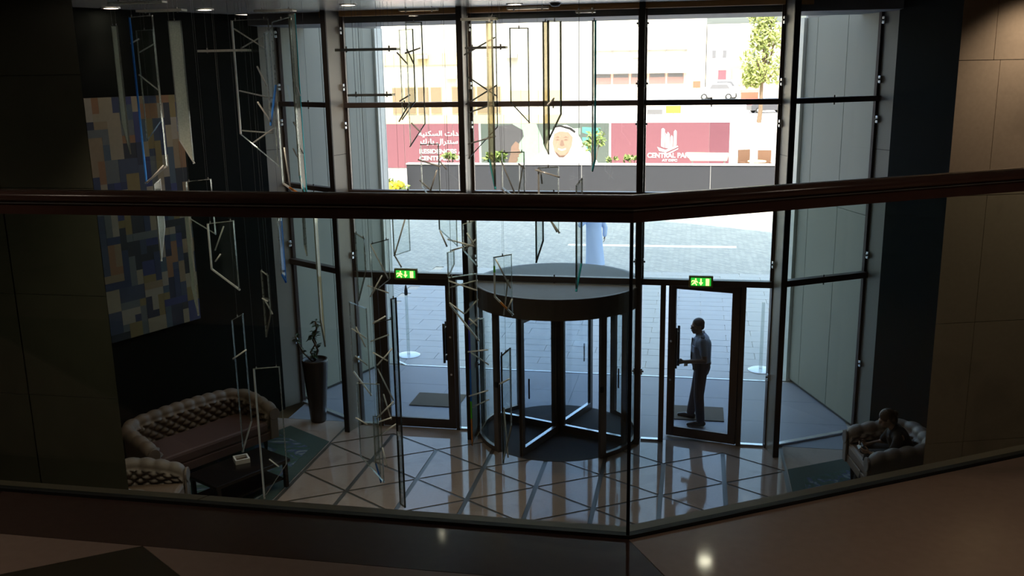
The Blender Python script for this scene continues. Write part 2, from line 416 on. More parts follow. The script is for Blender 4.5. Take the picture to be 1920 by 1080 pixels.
MB().poly(shrink([(-8.9, V[1] - .012), corner(-.012), (1.99, BL), (-8.9, BL)], .001), 3.95, zt).build('border_stone', M['mez_dark'], mz)
MB().poly([corner(-.014), rp(8.2, -.014), (8.9, -14), (8.9, -16), (4.6, -16), (1.995, BL)], 3.95, zt).build('field_stone', M['mez_beige'], mz)
A = (.32, BL - .003)
MB().poly([A, (-2.45, -13.0), (3.12, -13.0)], 3.95, zt).build('dark_stone', M['mez_black'], mz)
MB().poly([(-8.9, BL - .003), (A[0] - .003, A[1]), (-2.455, -13.0), (-8.9, -13.0)], 3.95, zt).build('light_stone', M['mez_light'], mz)
MB().poly([(A[0] + .003, A[1]), (1.985, BL - .003), (3.125, -13.0)], 3.95, zt).build('light_stone', M['mez_light'], mz)
MB().bx(-8.9, 4.5, -21.9, -13.004, 3.95, zt).build('back_stone', M['mez_beige'], mz)

# ---- balustrade
bal = empty('balustrade', (1.8, -10.78, 4.06), label='frameless glass balustrade with dark brown handrail along the mezzanine edge', cat='railing')
for (p, q) in (((-8.9, V[1]), (-.9, V[1])), ((-.894, V[1]), (V[0] - .004, V[1]))):
    MB().bx(p[0], q[0], V[1] - .006, V[1] + .006, 4.02, 5.075).build('glass_panel', M['railglass'], bal)
for (a, b) in ((.004, 2.6), (2.606, 8.0)):
    MB().poly([rp(a, -.006), rp(a, .006), rp(b, .006), rp(b, -.006)], 4.02, 5.075).build('glass_panel', M['railglass'], bal)
MB().box((V[0], V[1], 4.565), (.010, .016, 1.0)).build('joint_seal', M['black'], bal)
hr = MB()
prof = []
for k in range(14):
    t = 2 * math.pi * k / 14; prof.append((.031 * math.cos(t), 5.125 + .022 * math.sin(t)))
def rail(mb, prof):
    ring = []
    b2 = corner(0)
    dirs = [((-8.9, V[1]), Vector((0, 1))), (V, Vector((-math.tan(math.atan2(DR.y, DR.x) / 2), 1))), (rp(8.2, 0), NR)]
    vs = []; fs = []; n = len(prof)
    for c, d in dirs:
        for o, z in prof: vs.append((c[0] + d.x * o, c[1] + d.y * o, z))
    for i in range(2):
        for k in range(n): k2 = (k + 1) % n; fs.append((i * n + k, i * n + k2, (i + 1) * n + k2, (i + 1) * n + k))
    fs.append(tuple(range(n))); fs.append(tuple(2 * n + k for k in range(n - 1, -1, -1)))
    return mb.add(vs, fs)
M['railwood'] = P('polished brown handrail', (.12, .06, .048), .22, 0, .6, var=.2, scale=8)
rail(hr, prof).build('handrail', M['railwood'], bal, smooth=True)
rail(MB(), [(-.02, 5.068), (.02, 5.068), (.02, 5.105), (-.02, 5.105)]).build('rail_channel', M['railwood'], bal)

rail(MB(), [(-.027, 5.1035), (-.0215, 5.1035), (-.0215, 5.1075), (-.027, 5.1075)]).build('trim_line', M['alu'], bal)  # thin bright strip added to draw the highlight along the handrail
# ---- walls, ceiling
cl = MB().bx(-9, 9, -22, .06, CEIL, CEIL + .2).build('ceiling', M['ceiling'], kind='structure')
def wallseg(name, p, q, th, z0, z1, mat, side=1):
    d = (Vector(q) - Vector(p)).normalized(); n = Vector((-d.y, d.x)) * th * side
    return MB().poly([p, q, (q[0] + n.x, q[1] + n.y), (p[0] + n.x, p[1] + n.y)], z0, z1).build(name, mat, kind='structure')
wallseg('wall_left', (-4.62, .45), (-6.92, -5.5), .3, 0, CEIL, M['wall_dark'], -1)
wallseg('wall_right', (4.62, .45), (6.92, -5.5), .3, 0, CEIL, M['wall_dark'], 1)
wl = MB().poly([(-9, -5.08), (-3.88, -5.08), (-4.2, -4.74), (-9, -4.74)], 0, CEIL).build('wall_left_return', M['stone_left'], kind='structure')
for i, (a, b) in enumerate(((-9, -5.7), (-5.69, -4.9), (-4.89, -3.845))):
    for z0, z1 in ((0, 1.1), (1.1, 2.2), (2.2, 3.3), (3.3, 4.4), (4.4, 5.5), (5.5, CEIL)):
        MB().poly([(a + .003, -5.11), (b - .003, -5.11), (b - .035, -5.075), (a + .003, -5.075)], z0 + .004, z1 - .002).build('stone_panel', M['stone_left'], wl)
wr = MB().poly([(4.085, -5.07), (9, -3.5), (9, -3.1), (4.30, -4.75)], 0, CEIL).build('wall_right_return', M['inlay'], kind='structure')
dw = Vector((9 - 4.045, -3.5 + 5.10)).normalized(); nw = Vector((dw.y, -dw.x))
for a, b in ((0, .30), (.30, .98), (.98, 1.66), (1.66, 2.9), (2.9, 5.0)):
    for z0, z1 in ((0, 1.1), (1.1, 2.2), (2.2, 3.3), (3.3, 4.4), (4.4, 5.5), (5.5, CEIL)):
        if a == .30 and z1 <= 5.5: aa, bb = .36, b
        elif a == 0 and z1 <= 5.5: aa, bb = 0, .36
        else: aa, bb = a, b
        p = (4.045 + dw.x * (aa + .002), -5.10 + dw.y * (aa + .002)); q = (4.045 + dw.x * (bb - .002), -5.10 + dw.y * (bb - .002))
        p2 = (p[0] + dw.x * .03, p[1] + dw.y * .03) if aa == 0 else p
        MB().poly([p2, q, (q[0] + nw.x * .03, q[1] + nw.y * .03), (p[0] + nw.x * .03, p[1] + nw.y * .03)], z0 + .003, z1 - .002).build('stone_panel', M['stone_right'], wr)
MB().bx(-9.2, -9, -22, .05, -.3, CEIL + .2).build('wall_west', M['wall_plain'], kind='structure')
MB().bx(9, 9.2, -22, .05, -.3, CEIL + .2).build('wall_east', M['wall_plain'], kind='structure')
MB().bx(-9.2, 9.2, -22.2, -22, -.3, CEIL + .2).build('wall_back', M['wall_plain'], kind='structure')
# the tower this lobby belongs to: its upper storeys and the soffit over the entrance
MB().poly([(-9.2, -22), (9.2, -22), (9.2, 3.2), (4.6, 1.46), (-4.6, 1.46), (-9.2, 3.2)], CEIL + .21, CEIL + .5).build('roof', M['tower'], kind='structure')
MB().poly([(-4.6, .10), (4.6, .10), (4.6, 1.46), (-4.6, 1.46)], 6.16, CEIL + .2).build('trim_soffit', M['soffit'], kind='structure')
MB().poly([(-60, -26), (60, -26), (60, -26.0), (14, -6.4), (5, -1.2), (.5, 1.35), (-9, 1.35), (-9.7, 5.9), (-10.9, 7.2), (-60, 9)], CEIL + .51, 36).build('wall_tower', M['tower'], kind='structure')

# ---- entrance facade
MX = (-3.125, -1.235, 1.235, 3.125)
L0, R0_ = (-4.49, .85), (4.49, .85)
NL = Vector((-.515, -.857)); NRt = Vector((.515, -.857))
def trim(n, base, d, depth=.40, t=.055):
    d = Vector(d).normalized(); b = Vector(base); s = Vector((-d.y, d.x)) * t / 2
    o = empty('trim_%d' % n, (base[0], base[1], 0), kind='structure')
    e = b + d * (depth - .025); st = b + d * .02
    MB().poly([st - s, st + s, e + s, e - s], 0, CEIL).build('fin_plate', M['fin'], o)
    e2 = b + d * depth; s2 = s * 1.5
    MB().poly([e - s2, e + s2, e2 + s2, e2 - s2], 0, CEIL).build('edge_strip', M['cap'], o)
    s3 = s * 1.6
    MB().poly([b - d * .04 - s3, b - d * .04 + s3, b + d * .045 + s3, b + d * .045 - s3], 0, CEIL).build('glazing_post', M['frame'], o)
    for z in (1.1, 2.75, 4.7, 5.25, 6.05):
        for sg in (-1, 1):
            c = b + d * .07 + Vector((-d.y, d.x)) * sg * (t * .5 + .012)
            MB().box((c.x, c.y, z), (.05, .05, .10), math.atan2(d.y, d.x)).build('bracket', M['alu'], o, bevel=.006)
            MB().tube([(c.x, c.y, z), (c.x + s.x * sg * 1.6, c.y + s.y * sg * 1.6, z)], .014, 8).build('bolt', M['cap'], o)
    # joint half way up the fin plate
    j = b + d * .2
    MB().poly([b + d * .05 - s * 1.03, b + d * .05 + s * 1.03, e + s * 1.03, e - s * 1.03], 4.28, 4.288).build('splice_joint', M['cap'], o)
trim(1, L0, NL, .44); trim(2, (MX[0], 0), (-.26, -.966)); trim(3, (MX[1], 0), (-.05, -1)); trim(4, (MX[2], 0), (0, -1), .2)
trim(5, (MX[3], 0), (.26, -.966)); trim(6, R0_, NRt, .44)
TZ = ((2.41, 2.50), (3.675, 3.75), (4.952, 5.027))
def windowbay(n, p, q, rows, inset=.05):
    p, q = Vector(p), Vector(q); d = (q - p).normalized(); L = (q - p).length; nn = Vector((d.y, -d.x))
    o = empty('window_%d' % n, ((p.x + q.x) / 2, (p.y + q.y) / 2, 0), kind='structure')
    def strip(name, a, b, o0, o1, z0, z1, mat, **k):
        A_, B_ = p + d * a, p + d * b
        return MB().poly([A_ + nn * o0, B_ + nn * o0, B_ + nn * o1, A_ + nn * o1], z0, z1).build(name, mat, o, **k)
    bounds = [(.02, 2.41), (2.50, 3.675), (3.75, 4.952), (5.027, 6.245)]
    for i, (z0, z1) in enumerate(bounds):
        if i in rows:
            strip('pane', inset, L - inset, -.008, .008, z0, z1, M['pane'])
            for a in (inset - .012, L - inset - .012): strip('gasket', a, a + .024, -.02, .03, z0, z1, M['frame'])
    for z0, z1 in TZ:
        strip('transom', .03, L - .03, -.03, .085, z0, z1, M['frame'], bevel=.008)
        for f_ in (.5,):
            c = p + d * L * f_ + nn * .06
            if n not in (1, 5) or 1: MB().box((c.x, c.y, z1 + .012), (.018, .02, .03)).build('clip', M['cap'], o); MB().box((c.x, c.y, z0 - .012), (.018, .02, .03)).build('clip', M['cap'], o)
    strip('head_trim', .03, L - .03, -.03, .10, 6.245, CEIL, M['bronze'], bevel=.006)
    if 0 in rows: strip('sill', .05, L - .05, -.03, .05, 0, .03, M['alu'])
    return o
windowbay(1, L0, (MX[0], 0), (0, 1, 2, 3)); windowbay(2, (MX[0], 0), (MX[1], 0), (1, 2, 3)); windowbay(3, (MX[1], 0), (MX[2], 0), (1, 2, 3))
windowbay(4, (MX[2], 0), (MX[3], 0), (1, 2, 3)); windowbay(5, (MX[3], 0), R0_, (0, 1, 2, 3))
# ---- hinged entrance doors in the bays beside the drum
def doorbay(n, xs0, j0, h0, h1, j1, xs1, hinge_right, ang):
    o = empty('door_%d' % n, ((h0 + h1) / 2, 0, 0), kind='structure')
    for a, b in ((xs0, j0), (j1, xs1)):
        if b - a > .1:
            MB().bx(a, b, -.008, .008, .03, 2.41).build('sidelight', M['pane'], o)
            MB().bx(a, b, -.03, .04, 0, .03).build('sill', M['alu'], o)
    for a, b in ((j0, h0), (h1, j1)): MB().bx(a, b, -.045, .045, 0, 2.41).build('jamb', M['frame'], o)
    hx = h1 if hinge_right else h0; W = h1 - h0 - .01; sg = -1 if hinge_right else 1
    rot = Matrix.Rotation(ang, 3, 'Z')
    lf = None
    def T(x, y, z): v = rot @ Vector((sg * x, y, 0)); return (hx + v.x, v.y, z)
    def part(name, x0, x1, y0, y1, z0, z1, mat, par=None, **k):
        pts = [T(x0, y0, z0), T(x1, y0, z0), T(x1, y1, z0), T(x0, y1, z0)]
        return MB().prism(pts, (0, 0, z1 - z0)).build(name, mat, par or o, **k)
    g = part('door_pane', .10, W - .10, -.008, .008, .15, 2.31, M['doorglass'])
    part('hinge_stile', .005, .12, -.026, .026, .012, 2.40, M['frame'], bevel=.004)
    part('lock_stile', W - .11, W, -.026, .026, .012, 2.40, M['frame'], bevel=.004)
    part('top_rail', .12, W - .11, -.026, .026, 2.30, 2.40, M['frame'], bevel=.004)
    part('bottom_rail', .12, W - .11, -.026, .026, .012, .16, M['frame'], bevel=.004)
    for y in (-.07, .07):
        hd = MB().tube([T(W - .14, y, 1.10), T(W - .14, y, 1.72)], .019, 10).build('handle', M['cap'], o, smooth=True)
        for z in (1.20, 1.64): MB().tube([T(W - .14, y, z), T(W - .14, y * .3, z)], .010, 8).build('standoff', M['alu'], hd)
    for z in (.9, 1.5): MB().tube([T(W - .05, -.034, z), T(W - .05, .034, z)], .018, 10).build('lock_cylinder', M['alu'], o)
    return o
doorbay(1, -3.07, -2.82, -2.74, -1.555, -1.50, -1.29, False, 0.)
doorbay(2, 1.29, 1.545, 1.62, 2.68, 2.75, 3.07, True, R(-14))

# ---- revolving door
RC = (.02, .15)
rv = empty('revolving_door', (RC[0], RC[1], 0), label='glass revolving door with dark drum canopy in the middle of the entrance', cat='revolving door')
c0 = (RC[0], RC[1], 0)
MB().lathe([(0, .004), (1.16, .004), (1.17, 0), (0, -.0)], c0, 48).build('entrance_mat', M['mat'], rv)
MB().lathe([(1.10, 2.10), (1.25, 2.10), (1.25, 2.40), (1.235, 2.405), (1.10, 2.38)], c0, 64, closed=True).build('drum_fascia', M['canopy'], rv, smooth=False)
MB().lathe([(0, 2.385), (1.232, 2.385), (1.232, 2.398), (0, 2.398)], c0, 64).build('drum_lid', M['canopytop'], rv)
MB().lathe([(0, 2.10), (1.10, 2.10), (1.10, 2.13), (0, 2.13)], c0, 48).build('drum_soffit', M['canopy'], rv)
for a0, a1 in ((R(130), R(230)), (R(-50), R(50))):
    MB().lathe([(1.185, .06), (1.20, .06), (1.20, 2.10), (1.185, 2.10)], c0, 20, a0, a1, closed=True).build('curved_glass', M['pane'], rv, smooth=False)
    MB().lathe([(1.165, 0), (1.22, 0), (1.22, .07), (1.165, .07)], c0, 20, a0, a1, closed=True).build('curved_plinth', M['canopy'], rv)
    for a in (a0, (a0 + a1) / 2, a1):
        wd = .10 if a in (a0, a1) else .05
        MB().box((RC[0] + 1.19 * math.cos(a), RC[1] + 1.19 * math.sin(a), 1.05), (.06, wd, 2.10), a).build('drum_post', M['canopy'], rv, bevel=.004)
MB().tube([(RC[0], RC[1], 0), (RC[0], RC[1], 2.12)], .055, 16).build('centre_shaft', M['canopy'], rv, smooth=True)
for a in (R(70), R(160), R(-20), R(-110)):
    d = Vector((math.cos(a), math.sin(a), 0)); n = Vector((-d.y, d.x, 0))
    lf = MB(); cc = Vector((RC[0], RC[1], 0))
    def lb(mb, r0, r1, z0, z1, t): return mb.prism([cc + d * r0 - n * t + Vector((0, 0, z0)), cc + d * r1 - n * t + Vector((0, 0, z0)), cc + d * r1 + n * t + Vector((0, 0, z0)), cc + d * r0 + n * t + Vector((0, 0, z0))], (0, 0, z1 - z0))
    lb(lf, .05, .11, .012, 2.09, .025); lb(lf, 1.06, 1.14, .012, 2.09, .025); lb(lf, .11, 1.06, .012, .12, .025); lb(lf, .11, 1.06, 1.99, 2.09, .025)
    lo = lf.build('leaf_frame', M['canopy'], rv)
    lb(MB(), .11, 1.06, .12, 1.99, .006).build('leaf_pane', M['doorglass'], lo)
    lb(MB(), .11, 1.06, .12, .128, .027).build('rail_bead', M['alu'], lo)
    lb(MB(), 1.14, 1.155, .012, 2.09, .012).build('brush_seal', M['cap'], lo)
    for hz in (1.0,):
        p = cc + d * .98 + n * .05
        MB().tube([p + Vector((0, 0, .85)), p + Vector((0, 0, 1.15))], .012, 8).build('push_bar', M['cap'], lo)
for sx, a in ((-1, R(-128)), (1, R(-52))):
    # small push button on the front posts
    p = Vector((RC[0] + 1.235 * math.cos(a), RC[1] + 1.235 * math.sin(a), 1.05))
    MB().box(p, (.02, .05, .08), a).build('push_button', M['cap'], rv)

# ---- outside the doors: portal walls, paving
out = MB().bx(-60, 60, .9, 190, -.35, -.02).build('floor_outside', M['sand'], kind='structure')
pv = empty('floor_forecourt', (0, 8, 0), kind='structure')
MB().bx(-40, 40, 12.0, 21.6, -.06, 0).build('block_paving', M['cobble'], pv, kind='stuff')
MB().bx(-40, -5.2, 3.06, 11.99, -.06, 0).build('side_paving', M['cobble'], pv, kind='stuff')
MB().bx(6.0, 40, 3.06, 11.99, -.06, 0).build('side_paving', M['cobble'], pv, kind='stuff')
MB().bx(-40, 40, 21.61, 27.4, -.06, 0).build('roadway', M['sand'], pv, kind='stuff')
base = None
nx, ny = 11, 22; sx_, sy_ = (6.0 + 5.2) / nx, (12.0 - 3.10) / ny
for j in range(ny):
    for i in range(nx):
        x = -5.2 + sx_ * (i + .5) + (.5 * sx_ if j % 2 else 0) - .25 * sx_; y = 3.10 + sy_ * (j + .5)
        if base is None:
            base = MB().bx(-sx_ / 2 + .005, sx_ / 2 - .005, -sy_ / 2 + .005, sy_ / 2 - .005, -.05, 0).build('paver', M['paver'], pv, local=True)
            o = base
        else: o = base.copy(); COL.objects.link(o)
        o.location = (x, y - 8, random.uniform(-.002, .001))
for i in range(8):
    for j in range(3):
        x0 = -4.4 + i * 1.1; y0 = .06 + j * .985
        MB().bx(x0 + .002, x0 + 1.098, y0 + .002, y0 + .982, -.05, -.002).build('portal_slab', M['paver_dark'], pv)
MB().poly([(-3.30, 3.02), (3.30, 3.02), (3.30, 3.075), (-3.30, 3.075)], -.04, .006).build('threshold_strip', M['alu'], pv)
MB().poly([(-3.31, 3.02), (-3.31, 3.075), (-3.64, 3.37), (-3.68, 3.33)], -.04, .006).build('threshold_strip', M['alu'], pv)
MB().poly([(3.31, 3.02), (3.31, 3.075), (3.64, 3.37), (3.68, 3.33)], -.04, .006).build('threshold_strip', M['alu'], pv)
MB().poly([(-1.9, 15.55), (3.27, 15.65), (3.27, 16.0), (-1.9, 15.85)], -.01, .004).build('road_marking', M['paint'], pv)  # patch of sun on the shaded forecourt, painted in as a white strip
for sx, nm in ((-1, 'wall_portal_left'), (1, 'wall_portal_right')):
    a = Vector((sx * 4.48, .90)); b = Vector((sx * 3.70, 3.13)); d = (b - a).normalized(); n = Vector((d.y, -d.x)) * sx * -1
    if n.x * sx < 0: n = -n
    q = [a + n * .03, b + n * .03, b + n * .25, a + n * .25]
    pw_ = MB().poly([tuple(v) for v in q], 0, 6.2).build(nm, M['inlay'], kind='structure')
    L = (b - a).length
    for s0, s1 in ((0, .95), (.95, 1.95), (1.95, L)):
        for z0, z1 in ((.05, 3.3), (3.3, 6.2)):
            p0, p1 = a + d * (s0 + .006), a + d * (s1 - .006)
            MB().poly([tuple(p0), tuple(p1), tuple(p1 + n * .028), tuple(p0 + n * .028)], z0 + .004, z1 - .004).build('cladding_panel', M['portal'], pw_)
    p0 = b - d * .02
    MB().poly([tuple(p0 - n * .05), tuple(p0 + d * .22 - n * .05), tuple(p0 + d * .22 + n * .3), tuple(p0 + n * .3)], 0, 6.2).build('pilaster', M['portaledge'], pw_)
    MB().poly([(sx * 3.75, 3.45), (sx * 20, 3.45), (sx * 20, 3.75), (sx * 3.75, 3.75)], 0, 6.5).build('wall_front_%s' % ('left' if sx < 0 else 'right'), M['outwall'], kind='structure')

# ================================================================== OUTSIDE BEYOND THE FORECOURT
pw = empty('planter_wall', (-2.9, 29, 0), label='long low charcoal planter wall with pale coping across the road', cat='planter wall')
MB().bx(-11.07, 5.32, 28.5, 28.86, 0, 1.18).build('wall_body', M['wallgrey'], pw)
MB().bx(-11.10, 5.35, 28.47, 28.89, 1.18, 1.24).build('coping', M['coping'], pw)
for x in (-8.6, -5.8, -3.0, -.2, 2.6): MB().bx(x - .01, x + .01, 28.485, 28.5, 0, 1.18).build('joint_strip', M['coping'], pw)
pb = MB().bx(-10.8, 5.0, 28.92, 30.2, 0, .90).build('floor_planting_bed', M['soil'], kind='structure')
def leaves(mb, c, r, n, size, flat=.0, seed=1):
    rnd = random.Random(seed)
    for i in range(n):
        while True:
            p = Vector((rnd.uniform(-1, 1), rnd.uniform(-1, 1), rnd.uniform(-1, 1)))
            if p.length < 1: break
        p = Vector(c) + Vector((p.x * r[0], p.y * r[1], p.z * r[2]))
        u = Vector((rnd.uniform(-1, 1), rnd.uniform(-1, 1), rnd.uniform(-1, 1))).normalized(); v = u.orthogonal().normalized()
        s = size * rnd.uniform(.6, 1.3)
        mb.add([p - u * s, p + v * s * .35, p + u * s, p - v * s * .35], [(0, 1, 2, 3)])
    return mb
def shrub(name, x, y, z, h, r, stems, n, size, label, group=None, mat='leaf', seed=1, cat='plant'):
    o = empty(name, (x, y, z), label=label, cat=cat, group=group); rnd = random.Random(seed); fo = MB()
    for k in range(stems):
        a = rnd.uniform(0, 6.28); q = (x + math.cos(a) * r * .6, y + math.sin(a) * r * .5, z + h * rnd.uniform(.6, .9))
        MB().tube([(x + .04 * math.cos(a), y, z), ((x + q[0]) / 2 + .03, (y + q[1]) / 2, z + h * .45), q], [.022, .016, .008], 6).build('stem', M['bark'], o)
        leaves(fo, q, (r * .45, r * .45, h * .2), n, size, seed=seed * 31 + k)
    fo.build('foliage', M[mat], o, kind='stuff', recalc=False)
    return o
shrub('shrub', -2.6, 29.5, .90, 1.72, .55, 6, 26, .13, 'tall leafy shrub with bare stems in the planter, right of the advertised face', seed=3)
shrub('agave', -7.1, 29.5, .90, .80, .5, 7, 16, .22, 'spiky pale plant in the planter below the left part of the photo panel', seed=4, mat='leaf')
shrub('shrub', -9.3, 29.5, .90, .72, .4, 5, 18, .12, 'small yellow green shrub in the planter before the maroon lettering', seed=5)
shrub('shrub', -.80, 29.5, .90, .62, .45, 5, 18, .12, 'small yellow green shrub in the planter beside the white tower emblem', seed=6)
shrub('shrub', -1.75, 29.5, .90, .66, .3, 4, 14, .10, 'low green shrub beside the tall leafy one in the planter', seed=7)
fb = empty('flower_bed', (-11.8, 27.8, 0), label='bed of yellow flowers and green leaves left of the charcoal wall', cat='flowers')
leaves(MB(), (-11.75, 27.9, .25), (.95, .5, .28), 260, .14, seed=11).build('foliage', M['leaf'], fb, kind='stuff', recalc=False)
yf = MB(); rnd = random.Random(5)
for i in range(70): yf.ell((-11.6 + rnd.uniform(-.55, .55), 27.6 + rnd.uniform(-.3, .3), .32 + rnd.uniform(-.15, .15)), .075, 6, 4)
yf.build('blossoms', M['yellow'], fb, kind='stuff')
MB().bx(-12.7, -10.95, 27.3, 28.45, 0, .06).build('soil', M['soil'], fb)
# hoarding with printed panels
hd = empty('hoarding', (-6, 38, 0), label='printed construction hoarding with maroon panels and a large photo of a man', cat='hoarding')
HY = 38.0
def sheet(mb_pts, z_y, name, mat, par=hd, th=.006):
    # flat printed shape: points (x, z) on the hoarding face, z_y = how far proud of the face
    return MB().prism([(x, HY - z_y, z) for x, z in mb_pts], (0, -th, 0)).build(name, mat, par)
MB().bx(-15.4, 3.76, HY + .02, HY + .14, 0, 2.44).build('backing', M['coping'], hd)
for a, b in ((-15.35, -14.1), (-14.08, -12.7), (-12.68, -11.3), (-11.28, -9.82)): MB().bx(a, b, HY - .02, HY + .02, .02, 2.46).build('maroon_panel', M['maroon'], hd)
MB().bx(-9.80, -9.70, HY - .03, HY + .02, 0, 2.47).build('white_batten', M['white'], hd)
ph = MB().bx(-9.69, -2.66, HY - .02, HY + .02, .02, 2.45).build('photo_panel', P('dark green photo ground', (.07, .09, .08), .7), hd)
MB().bx(-2.65, -2.55, HY - .03, HY + .02, 0, 2.47).build('white_batten', M['white'], hd)
MB().bx(-2.54, 2.62, HY - .02, HY + .02, .02, 2.46).build('maroon_panel', M['maroon'], hd)
MB().bx(2.63, 3.66, HY - .02, HY + .02, .02, 2.46).build('dark_maroon_panel', M['maroon2'], hd)
MB().bx(3.66, 3.76, HY - .03, HY + .02, 0, 2.48).build('white_batten', M['white'], hd)
for p in (( -11.29, 1), ): pass
gm = P('pale green blur', (.20, .30, .22), .7); tm = P('teal blur', (.07, .26, .22), .7); fm = P('printed face', (.27, .165, .12), .7); fd = P('printed face shade', (.16, .10, .075), .7)
sheet([(-7.9, .03), (-6.3, .03), (-6.1, 1.2), (-6.6, 2.44), (-7.9, 2.44)], .021, 'print_blur', gm, ph)
sheet([(-6.1, 1.75), (-4.2, 1.85), (-4.2, 2.2), (-6.1, 2.1)], .021, 'print_blur', gm, ph)
sheet([(-4.1, 1.95), (-3.3, 1.7), (-3.1, 2.2), (-4.1, 2.25)], .021, 'print_blur', tm, ph)
sheet([(-4.0, .4), (-3.5, .4), (-3.6, 1.7), (-4.1, 1.7)], .021, 'print_blur', tm, ph)
sheet([(-8.9, .03), (-7.75, .03), (-7.7, .5), (-7.7, 1.0), (-7.55, 1.4), (-7.3, 1.75), (-7.35, 2.1), (-7.9, 2.40), (-8.9, 2.3)], .023, 'print_profile', P('printed dark hair', (.05, .05, .055), .7), ph)
sheet([(-8.2, .30), (-7.75, .30), (-7.62, .48), (-7.66, .60), (-7.56, .66), (-7.60, .76), (-7.45, .86), (-7.58, 1.10), (-7.56, 1.35), (-7.75, 1.5), (-8.0, 1.2), (-8.05, .8)], .028, 'print_cheek', fd, ph)
sheet([(-7.2, .03), (-3.15, .03), (-3.3, .45), (-3.75, .95), (-4.15, 1.55), (-4.45, 2.1), (-4.95, 2.36), (-5.5, 2.3), (-5.85, 2.0), (-6.0, 1.45), (-6.1, 1.05), (-6.6, .75), (-7.1, .4)], .024, 'print_headscarf', M['white'], ph)
sheet([(-5.62, 1.9), (-5.3, 2.03), (-4.85, 1.98), (-4.6, 1.7), (-4.66, 1.25), (-4.85, .85), (-5.1, .62), (-5.35, .62), (-5.6, .9), (-5.72, 1.4)], .030, 'print_face', fm, ph)
sheet([(-5.68, 2.28), (-5.3, 2.36), (-4.7, 2.22), (-4.45, 2.02), (-4.5, 1.92), (-4.8, 2.12), (-5.3, 2.26), (-5.66, 2.2)], .031, 'print_head_cord', M['black'], ph)
sheet([(-5.55, .93), (-5.3, .72), (-5.02, .74), (-4.82, .98), (-4.95, .80), (-5.1, .63), (-5.35, .62), (-5.52, .8)], .037, 'print_beard', P('printed beard', (.10, .06, .045), .7), ph)
sheet([(-5.42, 1.06), (-5.2, .97), (-4.98, 1.06), (-5.0, 1.12), (-5.2, 1.05), (-5.4, 1.12)], .037, 'print_mouth', M['white'], ph)
for x in (-5.43, -4.98):
    sheet([(x - .13, 1.56), (x, 1.61), (x + .13, 1.56), (x, 1.53)], .037, 'print_eye', fd, ph)
    sheet([(x - .16, 1.68), (x, 1.75), (x + .16, 1.68), (x, 1.70)], .037, 'print_brow', fd, ph)
sheet([(-5.25, 1.55), (-5.14, 1.55), (-5.06, 1.27), (-5.2, 1.22), (-5.32, 1.27)], .037, 'print_nose', fd, ph)
# lettering
AR = {'ا': 'FE8D FE8E', 'ل': 'FEDD FEDE FEDF FEE0', 'و': 'FEED FEEE', 'ح': 'FEA1 FEA2 FEA3 FEA4', 'د': 'FEA9 FEAA', 'ت': 'FE95 FE96 FE97 FE98', 'س': 'FEB1 FEB2 FEB3 FEB4',
      'ك': 'FED9 FEDA FEDB FEDC', 'ن': 'FEE5 FEE6 FEE7 FEE8', 'ي': 'FEF1 FEF2 FEF3 FEF4', 'ة': 'FE93 FE94', 'ف': 'FED1 FED2 FED3 FED4', 'ر': 'FEAD FEAE', 'ب': 'FE8F FE90 FE91 FE92'}
def arabic(s):
    out = ''
    for i, ch in enumerate(s):
        if ch == ' ': out += ' '; continue
        fr = AR[ch].split(); prev = i > 0 and s[i - 1] != ' ' and len(AR[s[i - 1]].split()) == 4; nxt = i + 1 < len(s) and s[i + 1] != ' ' and len(fr) == 4
        k = (3 if nxt else 1) if prev else (2 if nxt else 0); out += chr(int(fr[k], 16))
    return out[::-1]
LY = HY - .035
text(arabic('الوحدات السكنية'), (-11.75, LY, 1.80), .38, M['white'], hd, width=3.0, bold=.006)
text(arabic('في سنترال بارك'), (-11.75, LY, 1.36), .38, M['white'], hd, width=2.8, bold=.006)
text('RESIDENCES AT', (-13.25, LY, .83), .33, M['white'], hd, width=2.75, align='LEFT', bold=.008)
text('CENTRAL PARK', (-13.25, LY, .45), .33, M['white'], hd, width=2.65, align='LEFT', bold=.008)
text('CENTRAL PARK', (.60, LY, .62), .36, M['white'], hd, width=2.42, bold=.008)
text('AT DIFC', (.58, LY, .42), .17, M['white'], hd, width=.8, bold=.006)
emb = [[(.12, 1.22), (.30, 1.14), (.30, 2.10), (.20, 2.18), (.12, 2.12)], [(.34, 1.14), (.56, 1.10), (.56, 1.85), (.46, 1.98), (.40, 1.80), (.34, 1.95)],
       [(.60, 1.14), (.72, 1.2), (.72, 1.72), (.66, 1.80), (.60, 1.7)], [(.77, 1.2), (.92, 1.3), (.92, 2.0), (.84, 2.08), (.77, 1.98)]]
for e in emb: sheet(e, .035, 'emblem_tower', M['white'])
sheet([(-.08, 1.18), (.08, 1.12), (.35, 1.03), (.95, 1.26), (1.02, 1.20), (.36, .90), (.02, .98)], .035, 'emblem_base', M['white'])
sheet([(.18, .86), (.36, .72), (1.0, 1.06), (1.02, 1.12), (.36, .80)], .035, 'emblem_base', M['white'])
